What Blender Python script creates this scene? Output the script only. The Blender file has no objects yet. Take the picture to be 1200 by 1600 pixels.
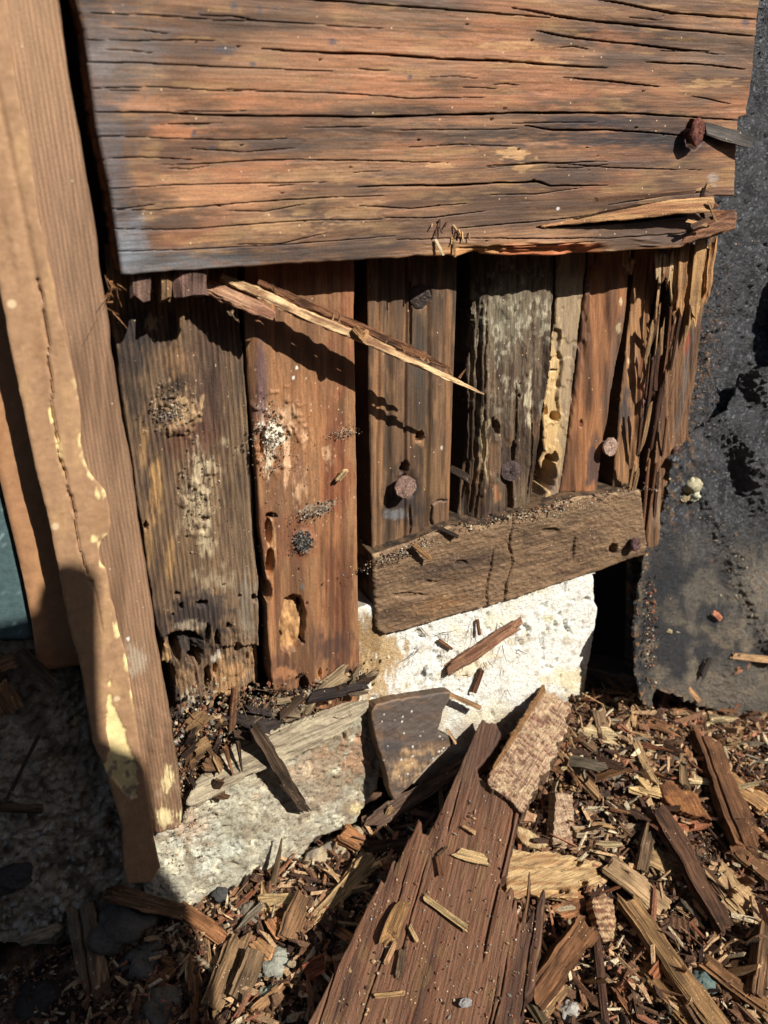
import bpy, math
import numpy as np
RG = np.random.default_rng(11)
A = np.array
# ------------------------------------------------------------------ camera
YAW, PITCH, FPX = math.radians(25.72), math.radians(25.43), 1261.4
CAM = A([-.13, -.278, .35])
cy_, sy_, cp_, sp_ = math.cos(YAW), math.sin(YAW), math.cos(PITCH), math.sin(PITCH)
FW = A([sy_*cp_, cy_*cp_, -sp_]); RT = A([cy_, -sy_, 0.]); UP = np.cross(RT, FW)
scene = bpy.context.scene
cam = bpy.data.objects.new('camera', bpy.data.cameras.new('camera'))
scene.collection.objects.link(cam); scene.camera = cam
cam.location = CAM; cam.rotation_euler = (math.pi/2-PITCH, 0, -YAW)
cam.data.sensor_fit = 'VERTICAL'; cam.data.sensor_height = 36; cam.data.sensor_width = 27
cam.data.lens = FPX/1600*36
cam.data.clip_start = .005; cam.data.clip_end = 200
cam.data.dof.use_dof = True; cam.data.dof.focus_distance = .335; cam.data.dof.aperture_fstop = 15
# ------------------------------------------------------------------ light
SUN = A([.50, -1., 1.0]); SUN = SUN/np.linalg.norm(SUN)     # towards the sun
TR = -SUN
w = bpy.data.worlds.new('World'); scene.world = w; w.use_nodes = True
nt = w.node_tree; bg = nt.nodes['Background']; sky = nt.nodes.new('ShaderNodeTexSky')
sky.sky_type = 'NISHITA'; sky.sun_disc = False
sky.sun_elevation = math.asin(SUN[2]); sky.sun_rotation = math.atan2(SUN[0], SUN[1])
nt.links.new(sky.outputs[0], bg.inputs[0]); bg.inputs[1].default_value = .06
sl = bpy.data.lights.new('sun', 'SUN'); sl.energy = 5; sl.angle = math.radians(.4); sl.color = (1, .97, .92)
so = bpy.data.objects.new('sun', sl); scene.collection.objects.link(so)
from mathutils import Vector
so.rotation_euler = Vector(TR).to_track_quat('-Z', 'Y').to_euler(); so.location = (1, -2, 2)
scene.view_settings.view_transform = 'Standard'; scene.view_settings.look = 'None'
scene.view_settings.exposure = .52; scene.view_settings.gamma = 1
# ------------------------------------------------------------------ helpers
COL = scene.collection
def px_ray(px, py): return FW+(px-600)/FPX*RT-(py-800)/FPX*UP
def to_px(P):
    d = P-CAM; z = d@FW
    return 600+FPX*(d@RT)/z, 800-FPX*(d@UP)/z
def wp(px, py, y): r = px_ray(px, py); return CAM+r*((y-CAM[1])/r[1])
class Pl:
    def __init__(s, O, U, V):
        s.O = A(O, float); s.U = A(U, float)/np.linalg.norm(U)
        V = A(V, float); V = V-s.U*(V@s.U); s.V = V/np.linalg.norm(V); s.N = np.cross(s.U, s.V)
    def px(s, x, y):
        r = px_ray(x, y); t = ((s.O-CAM)@s.N)/(r@s.N); P = CAM+r*t-s.O
        return (P@s.U, P@s.V)
    def w(s, u, v, h=0): return s.O+np.multiply.outer(u, s.U)+np.multiply.outer(v, s.V)+np.multiply.outer(h, s.N) if np.ndim(h) else s.O+np.multiply.outer(u, s.U)+np.multiply.outer(v, s.V)+h*s.N
def wall(y): return Pl((0, y, 0), (1, 0, 0), (0, 0, 1))     # normal (0,-1,0)
def plane3(a, b, c):
    a, b, c = A(a), A(b), A(c); p = Pl(a, b-a, c-a)
    return p
def _h(ix, iy, s):
    ix = ix.astype(np.int64).astype(np.uint32); iy = iy.astype(np.int64).astype(np.uint32)
    h = ix*np.uint32(374761393)+iy*np.uint32(668265263)+np.uint32((s*974634777+12345) & 0xffffffff)
    h = (h ^ (h >> np.uint32(13)))*np.uint32(1274126177); h = h ^ (h >> np.uint32(16))
    h = h*np.uint32(2246822519); h = h ^ (h >> np.uint32(15))
    return h.astype(np.float64)/4294967295.*2-1
def vn(x, y, s=0):
    x, y = np.broadcast_arrays(np.asarray(x, float), np.asarray(y, float))
    ix = np.floor(x); iy = np.floor(y); fx = x-ix; fy = y-iy
    fx = fx*fx*(3-2*fx); fy = fy*fy*(3-2*fy)
    a = _h(ix, iy, s); b = _h(ix+1, iy, s); c = _h(ix, iy+1, s); d = _h(ix+1, iy+1, s)
    return (a*(1-fx)+b*fx)*(1-fy)+(c*(1-fx)+d*fx)*fy
def fbm(x, y, o=4, s=0, g=.5):
    t = 0; a = 1; n = 0
    for k in range(o):
        t = t+a*vn(x*2**k+k*17.3, y*2**k-k*9.1, s+k*7); n += a; a *= g
    return t/n
def ss(a, b, x): t = np.clip((x-a)/(b-a), 0, 1); return t*t*(3-2*t)
def lin(r, g, b, k=1.):
    c = A([r, g, b])/255.; c = np.where(c <= .04045, c/12.92, ((c+.055)/1.055)**2.4); return c*k
def mix(a, b, t):
    t = np.asarray(t)[..., None]; return a*(1-t)+b*t
def pl_dist(x, y, pts):
    D = np.full(x.shape, 1e9); W = np.zeros(x.shape)
    L = 0; tot = sum(math.hypot(b[0]-a[0], b[1]-a[1]) for a, b in zip(pts, pts[1:]))
    for a, b in zip(pts, pts[1:]):
        dx, dy = b[0]-a[0], b[1]-a[1]; l = dx*dx+dy*dy+1e-20
        t = np.clip(((x-a[0])*dx+(y-a[1])*dy)/l, 0, 1)
        d = np.hypot(x-a[0]-t*dx, y-a[1]-t*dy); m = d < D
        D = np.where(m, d, D); W = np.where(m, (L+t*math.sqrt(l))/tot, W); L += math.sqrt(l)
    return D, W
def poly_sd(x, y, P):
    D = np.full(x.shape, 1e9); ins = np.zeros(x.shape, bool); n = len(P)
    for i in range(n):
        a, b = P[i], P[(i+1) % n]; dx, dy = b[0]-a[0], b[1]-a[1]; l = dx*dx+dy*dy+1e-20
        t = np.clip(((x-a[0])*dx+(y-a[1])*dy)/l, 0, 1)
        D = np.minimum(D, np.hypot(x-a[0]-t*dx, y-a[1]-t*dy))
        if abs(dy) > 1e-12:
            c = ((a[1] > y) != (b[1] > y)) & (x < dx*(y-a[1])/dy+a[0]); ins ^= c
    return np.where(ins, D, -D)
def jag(a, b, n, amp, seed=0, nrm=None):
    """jagged run of pixel points from a to b"""
    r = np.random.default_rng(seed); a, b = A(a, float), A(b, float); d = b-a
    q = A(nrm, float) if nrm is not None else A([-d[1], d[0]])/np.hypot(*d); out = [tuple(a)]
    for i in range(1, n): t = (i+r.uniform(-.35, .35))/n; out.append(tuple(a+d*t+q*r.uniform(-1, 1)*amp*(1 if i % 2 else .35)))
    return out+[tuple(b)]
def tag(o, label, cat, group=None, kind=None):
    if label: o['label'] = label
    if cat: o['category'] = cat
    if group: o['group'] = group
    if kind: o['kind'] = kind
    return o
def empty(name, loc, label, cat, group=None):
    o = bpy.data.objects.new(name, None); COL.objects.link(o); o.location = loc; o.empty_display_size = .01
    return tag(o, label, cat, group)
def build(name, V, faces, col, gr, mat, parent=None, smooth=None):
    """V (n,3) world; faces = list of int arrays (m,k)"""
    if mat in (M_wood, M_smooth, M_deb):
        lu = np.asarray(col)@A([.3, .55, .15]); col = (lu[:, None]*.12+np.asarray(col)*.88)*(.90 if mat is M_smooth else .82)*A([1.02, 1.015, .95])
    elif mat is M_dirt:
        lu = np.asarray(col)@A([.3, .55, .15]); col = (lu[:, None]*.2+np.asarray(col)*.8)*.85
    V = np.asarray(V, float); org = A([V[:, 0].mean(), V[:, 1].mean(), V[:, 2].min()])
    me = bpy.data.meshes.new(name); n = len(V); me.vertices.add(n)
    me.vertices.foreach_set('co', (V-org).astype(np.float32).ravel())
    tot = sum(len(f) for f in faces); nl = sum(f.size for f in faces)
    me.loops.add(nl); me.polygons.add(tot)
    me.loops.foreach_set('vertex_index', np.concatenate([f.ravel() for f in faces]).astype(np.int32))
    st = []; k = 0
    for f in faces: st.append(k+np.arange(len(f))*f.shape[1]); k += f.size
    me.polygons.foreach_set('loop_start', np.concatenate(st).astype(np.int32))
    sm = np.concatenate([np.full(len(f), bool(smooth[i]) if smooth is not None else False) for i, f in enumerate(faces)])
    me.polygons.foreach_set('use_smooth', sm)
    me.update(calc_edges=True); me.validate()
    c = me.attributes.new('Col', 'FLOAT_COLOR', 'POINT')
    c.data.foreach_set('color', np.hstack([np.clip(col, 0, 1), np.ones((n, 1))]).astype(np.float32).ravel())
    g = me.attributes.new('gr', 'FLOAT_VECTOR', 'POINT'); g.data.foreach_set('vector', (np.asarray(gr)*1000).astype(np.float32).ravel())
    me.materials.append(mat)
    o = bpy.data.objects.new(name, me); COL.objects.link(o)
    if parent is not None: o.parent = parent; o.location = Vector(org)-root_loc(parent)
    else: o.location = org
    return o
def root_loc(p):
    l = Vector(p.location)
    while p.parent: p = p.parent; l += Vector(p.location)
    return l
class G: pass
NS = [0]
def slab(name, poly, pl, T, res, hf=None, cf=None, mat=None, parent=None, grain='v', ragged=0., rscale=.003, rstretch=1., bev=.0006,
         side=None, warp=None, holes=None, local=False, sidenoise=.0004):
    NS[0] += 1; sd = NS[0]
    P = [tuple(p) for p in poly] if local else [pl.px(*p) for p in poly]
    if isinstance(res, (int, float)): res = (res, res)
    us = [p[0] for p in P]; vs = [p[1] for p in P]; mg = max(res)*2+ragged
    u = np.arange(min(us)-mg, max(us)+mg, res[0]); v = np.arange(min(vs)-mg, max(vs)+mg, res[1])
    Ug, Vg = np.meshgrid(u, v); g = G(); g.u = Ug; g.v = Vg
    g.px, g.py = to_px(pl.w(Ug, Vg)); g.sd = sd
    d = poly_sd(Ug, Vg, P)
    if ragged:
        a, b = (rscale, rscale*rstretch) if grain == 'v' else (rscale*rstretch, rscale)
        d = d-ragged*(.5+fbm(Ug/a, Vg/b, 3, sd))*1.0
    if holes is not None: d = np.minimum(d, holes(g))
    K = (d[:-1, :-1]+d[1:, :-1]+d[:-1, 1:]+d[1:, 1:]) > 0
    gv, gu = np.gradient(d, res[1], res[0]); gl = np.hypot(gu, gv)+1e-9; gu /= gl; gv /= gl; gl2 = np.clip(gl, .5, 3)
    nj, ni = Ug.shape; kp = np.zeros((nj+1, ni+1), bool); kp[1:-1, 1:-1] = K
    used = kp[:-1, :-1] | kp[1:, :-1] | kp[:-1, 1:] | kp[1:, 1:]
    allk = kp[:-1, :-1] & kp[1:, :-1] & kp[:-1, 1:] & kp[1:, 1:]
    bd = used & ~allk; mv = np.clip(d/gl2, -min(res)*.7, min(res)*.7)
    U2 = Ug-np.where(bd, mv*gu, 0); V2 = Vg-np.where(bd, mv*gv, 0)
    g.u, g.v = U2, V2; g.d = np.where(bd, 0, np.maximum(d, 0))
    H = hf(g) if hf else np.zeros_like(U2)
    H = H+np.zeros_like(U2)
    if bev: q = np.clip(1-g.d/bev, 0, 1); H = H-bev*(1-np.sqrt(np.maximum(1-q*q, 0)))
    g.h = H
    C = cf(g); C = np.broadcast_to(C, U2.shape+(3,))
    idx = -np.ones(U2.shape, int); idx[used] = np.arange(used.sum()); nf = int(used.sum())
    q00, q01, q10, q11 = idx[:-1, :-1][K], idx[:-1, 1:][K], idx[1:, :-1][K], idx[1:, 1:][K]
    F1 = np.stack([q00, q01, q11, q10], 1)
    u1, v1, h1 = U2[used], V2[used], H[used]; c1 = C[used]
    # boundary edges (directed with the front faces)
    E = []
    Kp = kp
    c = Kp[1:-1, 1:-1]
    m = c & ~Kp[:-2, 1:-1]; E.append((idx[:-1, :-1][m], idx[:-1, 1:][m]))
    m = c & ~Kp[1:-1, 2:]; E.append((idx[:-1, 1:][m], idx[1:, 1:][m]))
    m = c & ~Kp[2:, 1:-1]; E.append((idx[1:, 1:][m], idx[1:, :-1][m]))
    m = c & ~Kp[1:-1, :-2]; E.append((idx[1:, :-1][m], idx[:-1, :-1][m]))
    ea = np.concatenate([e[0] for e in E]); eb = np.concatenate([e[1] for e in E])
    bv = np.unique(np.concatenate([ea, eb])); mp = -np.ones(nf, int); mp[bv] = np.arange(len(bv))
    nr = int(np.clip(T/(max(res)*1.6), 1, 14)); gu1, gv1 = gu[used][bv], gv[used][bv]
    VU = [u1]; VV = [v1]; VH = [h1]; VC = [c1]; F2 = []; off = nf; prev = None
    dk = 1. if side is None else side
    for k in range(nr+1):
        t = k/nr; hh = h1[bv]*(1-t)-T*t
        nz = fbm((u1[bv]+v1[bv]*.7)/.0015, hh/.004, 3, sd+5)*sidenoise*(1 if k else 0)*math.sin(min(t, .5)*math.pi) if k else 0
        VU.append(u1[bv]+gu1*nz); VV.append(v1[bv]+gv1*nz); VH.append(hh)
        if callable(side): sc = side(u1[bv], v1[bv], hh, c1[bv])
        elif side is None: sc = c1[bv]
        else: sc = mix(np.broadcast_to(side, c1[bv].shape), c1[bv], .25)*(1+.35*fbm((u1[bv]+v1[bv])/.002, hh/.006, 3, sd+9))[:, None]
        VC.append(sc)
        if k: F2.append(np.stack([off-len(bv)+mp[eb], off-len(bv)+mp[ea], off+mp[ea], off+mp[eb]], 1))
        off += len(bv)
    # back
    VU.append(u1); VV.append(v1); VH.append(np.full(nf, -T)); VC.append(c1); F3 = F1[:, ::-1]+off
    u_, v_, h_ = map(np.concatenate, (VU, VV, VH)); C_ = np.concatenate(VC)
    W = warp(pl, u_, v_, h_) if warp else pl.w(u_, v_, h_)
    gr = np.stack([u_, v_, h_], 1) if grain == 'v' else np.stack([v_, u_, h_], 1)
    gr = gr+A([sd*.0371, sd*.0531, 0])
    return build(name, W, [F1]+F2+[F3], C_, gr, mat, parent, smooth=[1]+[1]*len(F2)+[0])
def stick(name, p0, p1, w, t, col, mat, nrm=(0, -.5, 1), parent=None, seg=14, nc=12, end=.15, rough=.16, taper=(1, 1), bend=0., col2=None, sq=.35, seed=None):
    NS[0] += 1; sd = NS[0] if seed is None else seed; r = np.random.default_rng(sd)
    p0, p1 = A(p0, float), A(p1, float); ax = p1-p0; L = np.linalg.norm(ax); ax = ax/L
    n = A(nrm, float); n = n-ax*(n@ax); n /= np.linalg.norm(n); b = np.cross(ax, n)
    s = np.linspace(0, 1, seg+1); th = np.arange(nc)/nc*2*math.pi
    S, Th = np.meshgrid(s, th, indexing='ij'); ct, st_ = np.cos(Th), np.sin(Th)
    sup = lambda c: np.sign(c)*np.abs(c)**sq
    lf = fbm(Th*nc/6.28*.9+sd, S*L/.02, 3, sd)*rough; lf2 = vn(Th*nc/6.28, S*0+3, sd+1)*rough*1.3
    tap = taper[0]*(1-S)+taper[1]*S
    kn = np.round(S*L/.0045+.3*vn(Th*2, S*4, sd+12)); st1 = _h(kn, kn*0+1, sd+13); st2 = _h(np.round(S*L/.0062), kn*0+2, sd+14); jg = min(rough*3.2, 1)
    tap = tap*(1+.10*vn(S*L/.014, S*0, sd+2))*np.where(ct < 0, 1+.16*st1*jg, 1+.13*st2*jg)
    X = sup(ct)*w/2*tap*(1+lf+lf2); Y = sup(st_)*t/2*(tap**.5)*(1+lf*1.2+lf2)
    el = end*w*(1.5 if L > 2.2*w else 1)
    e0 = (r.uniform(-1, 1, nc)*.6+.5*np.sin(th*1+r.uniform(0, 6)))*el; e1 = (r.uniform(-1, 1, nc)*.6+.5*np.sin(th+r.uniform(0, 6)))*el
    X = X+w*.06*vn(S*L/.009, S*0, sd+8)*np.sin(S*math.pi)
    Z = S*L+np.where(S < .5, (1-S*2)**3*e0[None], (S*2-1)**3*e1[None])
    bd = bend*L*(1-(2*S-1)**2)+vn(S*L/.012, S*0, sd+4)*w*.06
    P = p0+Z[..., None]*ax+X[..., None]*b+(Y+bd)[..., None]*n
    base = np.broadcast_to(A(col), P.shape); c2 = A(col)*.45 if col2 is None else A(col2)
    C = mix(base, np.broadcast_to(c2, P.shape), ss(-.1, .5, fbm(Th*nc/6.28*1.2, S*L/.012, 3, sd+3)))
    C = C*(1+.38*vn(Th*nc/6.28*2, S*L/.018, sd+6)+.15*vn(Th*nc/6.28, S*L/.002, sd+7))[..., None]
    V = P.reshape(-1, 3); i = np.arange(seg)[:, None]*nc; j = np.arange(nc)[None]; j2 = (j+1) % nc
    Fq = np.stack([i+j, i+j2, i+nc+j2, i+nc+j], -1).reshape(-1, 4)
    k = len(V); c0 = P[0].mean(0)+ax*end*w*.2; c1 = P[-1].mean(0)-ax*end*w*.2; V = np.vstack([V, c0, c1])
    Ft = np.concatenate([np.stack([np.full(nc, k), (np.arange(nc)+1) % nc, np.arange(nc)], 1),
                         np.stack([np.full(nc, k+1), seg*nc+np.arange(nc), seg*nc+(np.arange(nc)+1) % nc], 1)])
    Cc = np.vstack([C.reshape(-1, 3), A(col)*1.1, A(col)*1.1])
    gr = np.vstack([np.stack([X, Z, Y], -1).reshape(-1, 3), [0, 0, 0], [0, L, 0]])+A([sd*.013, sd*.07, 0])
    return build(name, V, [Fq, Ft], Cc, gr, mat, parent)
# ------------------------------------------------------------------ materials
def mk(name, rough=.8, spec=.25, grain=True, bump=.00012, sc=1., var=.55, speck=0., coarse=0., coat=0., metal=0.):
    m = bpy.data.materials.new(name); m.use_nodes = True; n = m.node_tree; p = n.nodes['Principled BSDF']; L = n.links.new
    at = n.nodes.new('ShaderNodeAttribute'); at.attribute_name = 'Col'; g = n.nodes.new('ShaderNodeAttribute'); g.attribute_name = 'gr'
    mp = n.nodes.new('ShaderNodeMapping'); L(g.outputs['Vector'], mp.inputs[0])
    mp.inputs['Scale'].default_value = (1.25*sc, .07*sc, 1.25*sc) if grain else (.8*sc, .8*sc, .8*sc)
    n1 = n.nodes.new('ShaderNodeTexNoise'); n1.inputs['Scale'].default_value = 1; n1.inputs['Detail'].default_value = 6; n1.inputs['Roughness'].default_value = .62; L(mp.outputs[0], n1.inputs[0])
    n2 = n.nodes.new('ShaderNodeTexNoise'); n2.inputs['Scale'].default_value = 1.3*sc; n2.inputs['Detail'].default_value = 5; n2.inputs['Roughness'].default_value = .7; L(g.outputs['Vector'], n2.inputs[0])
    r1 = n.nodes.new('ShaderNodeMapRange'); r1.inputs[1].default_value = .3; r1.inputs[2].default_value = .7; r1.inputs[3].default_value = 1-var; r1.inputs[4].default_value = 1+var*.75; L(n1.outputs[0], r1.inputs[0])
    r2 = n.nodes.new('ShaderNodeMapRange'); r2.inputs[1].default_value = .3; r2.inputs[2].default_value = .7; r2.inputs[3].default_value = .8; r2.inputs[4].default_value = 1.2; L(n2.outputs[0], r2.inputs[0])
    mm = n.nodes.new('ShaderNodeMath'); mm.operation = 'MULTIPLY'; L(r1.outputs[0], mm.inputs[0]); L(r2.outputs[0], mm.inputs[1])
    vm = n.nodes.new('ShaderNodeVectorMath'); vm.operation = 'SCALE'; L(at.outputs['Color'], vm.inputs[0]); L(mm.outputs[0], vm.inputs['Scale'])
    last = vm.outputs[0]
    if speck:
        vo = n.nodes.new('ShaderNodeTexVoronoi'); vo.inputs['Scale'].default_value = .55*sc; L(g.outputs['Vector'], vo.inputs[0])
        rr = n.nodes.new('ShaderNodeMapRange'); rr.inputs[1].default_value = .18; rr.inputs[2].default_value = .10; L(vo.outputs['Distance'], rr.inputs[0])
        gt = n.nodes.new('ShaderNodeMath'); gt.operation = 'GREATER_THAN'; gt.inputs[1].default_value = 1-speck; sp = n.nodes.new('ShaderNodeSeparateColor'); L(vo.outputs['Color'], sp.inputs[0]); L(sp.outputs[0], gt.inputs[0])
        ml = n.nodes.new('ShaderNodeMath'); ml.operation = 'MULTIPLY'; L(rr.outputs[0], ml.inputs[0]); L(gt.outputs[0], ml.inputs[1])
        mx = n.nodes.new('ShaderNodeMix'); mx.data_type = 'RGBA'; L(ml.outputs[0], mx.inputs[0]); L(last, mx.inputs[6]); mx.inputs[7].default_value = (.62, .45, .27, 1); last = mx.outputs[2]
    L(last, p.inputs['Base Color'])
    rg = n.nodes.new('ShaderNodeMapRange'); rg.inputs[3].default_value = rough-.12; rg.inputs[4].default_value = min(rough+.12, 1); L(n2.outputs[0], rg.inputs[0]); L(rg.outputs[0], p.inputs['Roughness'])
    p.inputs['Specular IOR Level'].default_value = spec; p.inputs['Metallic'].default_value = metal; p.inputs['Coat Weight'].default_value = coat
    ad = n.nodes.new('ShaderNodeMath'); ad.operation = 'ADD'; L(n1.outputs[0], ad.inputs[0]); L(n2.outputs[0], ad.inputs[1])
    bp = n.nodes.new('ShaderNodeBump'); bp.inputs['Distance'].default_value = bump; bp.inputs['Strength'].default_value = 1; L(ad.outputs[0], bp.inputs['Height'])
    L(bp.outputs[0], p.inputs['Normal'])
    return m
M_wood = mk('weathered_wood', .72, .3, True, .00045, 1., .5, .10)
M_smooth = mk('stained_wood', .62, .35, True, .00011, 1., .30, .05)
M_deb = mk('debris_wood', .80, .22, True, .0008, 1.1, .72, .16)
M_conc = mk('rough_concrete', .9, .2, False, .0006, 1.0, .3, 0)
M_felt = mk('tar_paper', .46, .8, False, .0022, .9, .6, .05)
M_paint = mk('tan_paint', .34, .5, False, .00006, .2, .04, .12)
M_teal = mk('teal_paint', .45, .45, False, .0002, .4, .1, .03)
M_rust = mk('rusty_iron', .85, .3, False, .0009, 1.6, .5, 0)
M_stone = mk('stone', .85, .3, False, .0006, .8, .3, 0)
M_dirt = mk('crumb', .9, .2, False, .0006, 1.3, .5, 0)
# ------------------------------------------------------------------ painter tools
GV = True
def stain(C, g, x, y, rx, ry, col, s=1., rot=0., soft=.5, nz=.55, nsx=None, nsy=None, sd=0):
    """soft irregular stain of pixel-sized radii"""
    nsx = nsx or max(rx*.35, 5); nsy = nsy or max(ry*.35, 5); c, q = math.cos(rot), math.sin(rot)
    m = (np.abs(g.px-x) < (rx+ry)*2.2+20) & (np.abs(g.py-y) < (rx+ry)*2.2+20)
    if not m.any(): return C
    X = g.px[m]-x; Y = g.py[m]-y
    r = np.hypot((X*c+Y*q)/rx, (-X*q+Y*c)/ry)+nz*(.8*fbm(g.px[m]/nsx, g.py[m]/nsy, 4, int(x)*3+int(y)+sd)+.7*fbm(g.px[m]/(3. if GV else 16.), g.py[m]/(16. if GV else 3.), 3, int(x)+sd)*(rx+ry > 12))
    t = ss(1, 1-soft, r)*s; C = C.copy() if not C.flags.writeable else C
    C[m] = C[m]*(1-t[:, None])+A(col)*t[:, None]; return C
def dent(H, g, x, y, rx, ry, dep, nz=.3, soft=.35, rot=0.):
    m = (np.abs(g.px-x) < (rx+ry)*2.5+10) & (np.abs(g.py-y) < (rx+ry)*2.5+10); c, q = math.cos(rot), math.sin(rot)
    X = g.px[m]-x; Y = g.py[m]-y
    r = np.hypot((X*c+Y*q)/rx, (-X*q+Y*c)/ry)+nz*fbm(g.px[m]/max(rx*.6, 2), g.py[m]/max(ry*.6, 2), 3, int(x+y))
    H[m] -= dep*ss(1, 1-soft, r); return H
def crack(H, g, pts, wpx, dep, seed=0, wob=1.6):
    x0 = min(p[0] for p in pts)-20; x1 = max(p[0] for p in pts)+20; y0 = min(p[1] for p in pts)-20; y1 = max(p[1] for p in pts)+20
    m = (g.px > x0) & (g.px < x1) & (g.py > y0) & (g.py < y1)
    if not m.any(): return H
    X, Y = g.px[m], g.py[m]
    wb = fbm((X+Y)/28, X*0+seed, 3, seed)*wob*(.55 if not GV or g.px.max()-g.px.min() > 900 else 1)
    D, W = pl_dist(X, Y+(wb if abs(pts[-1][0]-pts[0][0]) > abs(pts[-1][1]-pts[0][1]) else 0), pts) if abs(pts[-1][0]-pts[0][0]) > abs(pts[-1][1]-pts[0][1]) else pl_dist(X+wb, Y, pts)
    ww = wpx*(.3+.7*np.sqrt(np.clip(np.minimum(W, 1-W)*4, 0, 1)))*(1+.28*vn((X+Y)/26, X*0, seed+3))
    H[m] -= dep*(ss(ww, ww*.2, D)); return H
def px_noise(g, a, b, o=4, s=0): return fbm(g.px/a, g.py/b, o, s)
# ================================================================== SETTING
BR = lin(150, 98, 58, .85); BRd = lin(92, 56, 32, .85); OR = lin(196, 116, 60, .9); TAN = lin(200, 158, 104, .9); PALE = lin(226, 200, 152, .95)
BLK = lin(38, 34, 34, .8); GRY = lin(128, 120, 108, .9); SOIL = lin(70, 48, 34, .8)
def TH(x, y):
    """height of the rubble under the wall"""
    x = np.asarray(x, float); y = np.asarray(y, float)
    h = .028+.040*np.exp(-((x-.118)/.060)**2)*ss(-.10, -.005, y)-.020*ss(.19, .27, x)*ss(-.09, 0, y)
    h = h-.12*np.clip(-y-.01, 0, .11)*1.0
    h = h-.006*ss(-.05, -.09, x)
    return h
def THn(x, y):
    h = TH(x, y)+.0042*fbm(x/.022, y/.022, 4, 3)+.0016*fbm(x/.005, y/.005, 3, 5)
    return h
def hit(px, py, off=0., ymax=-.010):
    r = px_ray(px, py); t = np.linspace(.12, .8, 900); P = CAM+t[:, None]*r
    ok = (P[:, 2] <= TH(P[:, 0], P[:, 1])+off) | (P[:, 1] >= ymax)
    return P[np.argmax(ok)]
# ground: fine rubble bed in front, coarse soil sheet to the horizon
def grid_mesh(name, xs, ys, zf, cf, mat, **k):
    X, Y = np.meshgrid(xs, ys); Z = zf(X, Y); V = np.stack([X, Y, Z], -1).reshape(-1, 3); ni = len(xs)
    i = np.arange(len(ys)-1)[:, None]*ni+np.arange(ni-1)[None]
    F = np.stack([i, i+1, i+ni+1, i+ni], -1).reshape(-1, 4)
    return build(name, V, [F], cf(X, Y, Z).reshape(-1, 3), V, mat, smooth=[1], **k)
def soilcol(X, Y, Z=None):
    n = fbm(X/.006, Y/.006, 4, 21); n2 = fbm(X/.03, Y/.03, 3, 22)
    c = mix(SOIL*.9+X[..., None]*0, lin(150, 106, 70, .85)+X[..., None]*0, ss(-.25, .5, n)); c = mix(c, lin(150, 140, 122, .7), ss(.35, .6, n2)*.6)
    return c
o = grid_mesh('soil', np.arange(-.24, .40, .0011), np.arange(-.20, .03, .0011), THn, soilcol, M_dirt); tag(o, None, None, kind='structure')
xs = np.concatenate([-np.geomspace(60, .26, 26), np.linspace(-.24, .40, 30), np.geomspace(.42, 60, 26)])
ys = np.concatenate([-np.geomspace(60, .22, 26), np.linspace(-.2, .03, 12), np.geomspace(.05, 60, 22)])
o = grid_mesh('ground', xs, ys, lambda X, Y: THn(np.clip(X, -.24, .4), np.clip(Y, -.2, .03))-.004-.015*ss(.2, .5, np.hypot(X, Y)), lambda X, Y, Z=None: soilcol(X, Y)*.4, M_dirt); tag(o, None, None, kind='structure')

# ---- sheathing behind the studs (closes the wall), coloured dark for shade in the gaps
def c_dark(g): return mix(lin(40, 28, 22, .8)+g.u[..., None]*0, lin(66, 42, 30, .8)+g.u[..., None]*0, ss(-.3, .5, fbm(g.u/.004, g.v/.05, 3, 5)))
sh = slab('sheathing', [(-1.2, 0), (1.6, 0), (1.6, 2.4), (-1.2, 2.4)], wall(.060), .012, .012, lambda g: .0006*fbm(g.u/.004, g.v/.05, 3, 8), c_dark, M_wood, local=True)
tag(sh, 'back boards of the wall coloured dark as in shade, seen through the gaps between the studs', 'wall sheathing')

bk = slab('gap_shade_board', [(40, -90), (420, -90), (410, 390), (110, 390)], wall(.004), .012, .0015, lambda g: .0005*fbm(g.u/.004, g.v/.05, 3, 8), c_dark, M_wood)  # dark board added so the shaded gap stays black
tag(bk, 'added dark board standing in for shade in the black gap between the siding board and the door frame', 'gap shade board')
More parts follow.
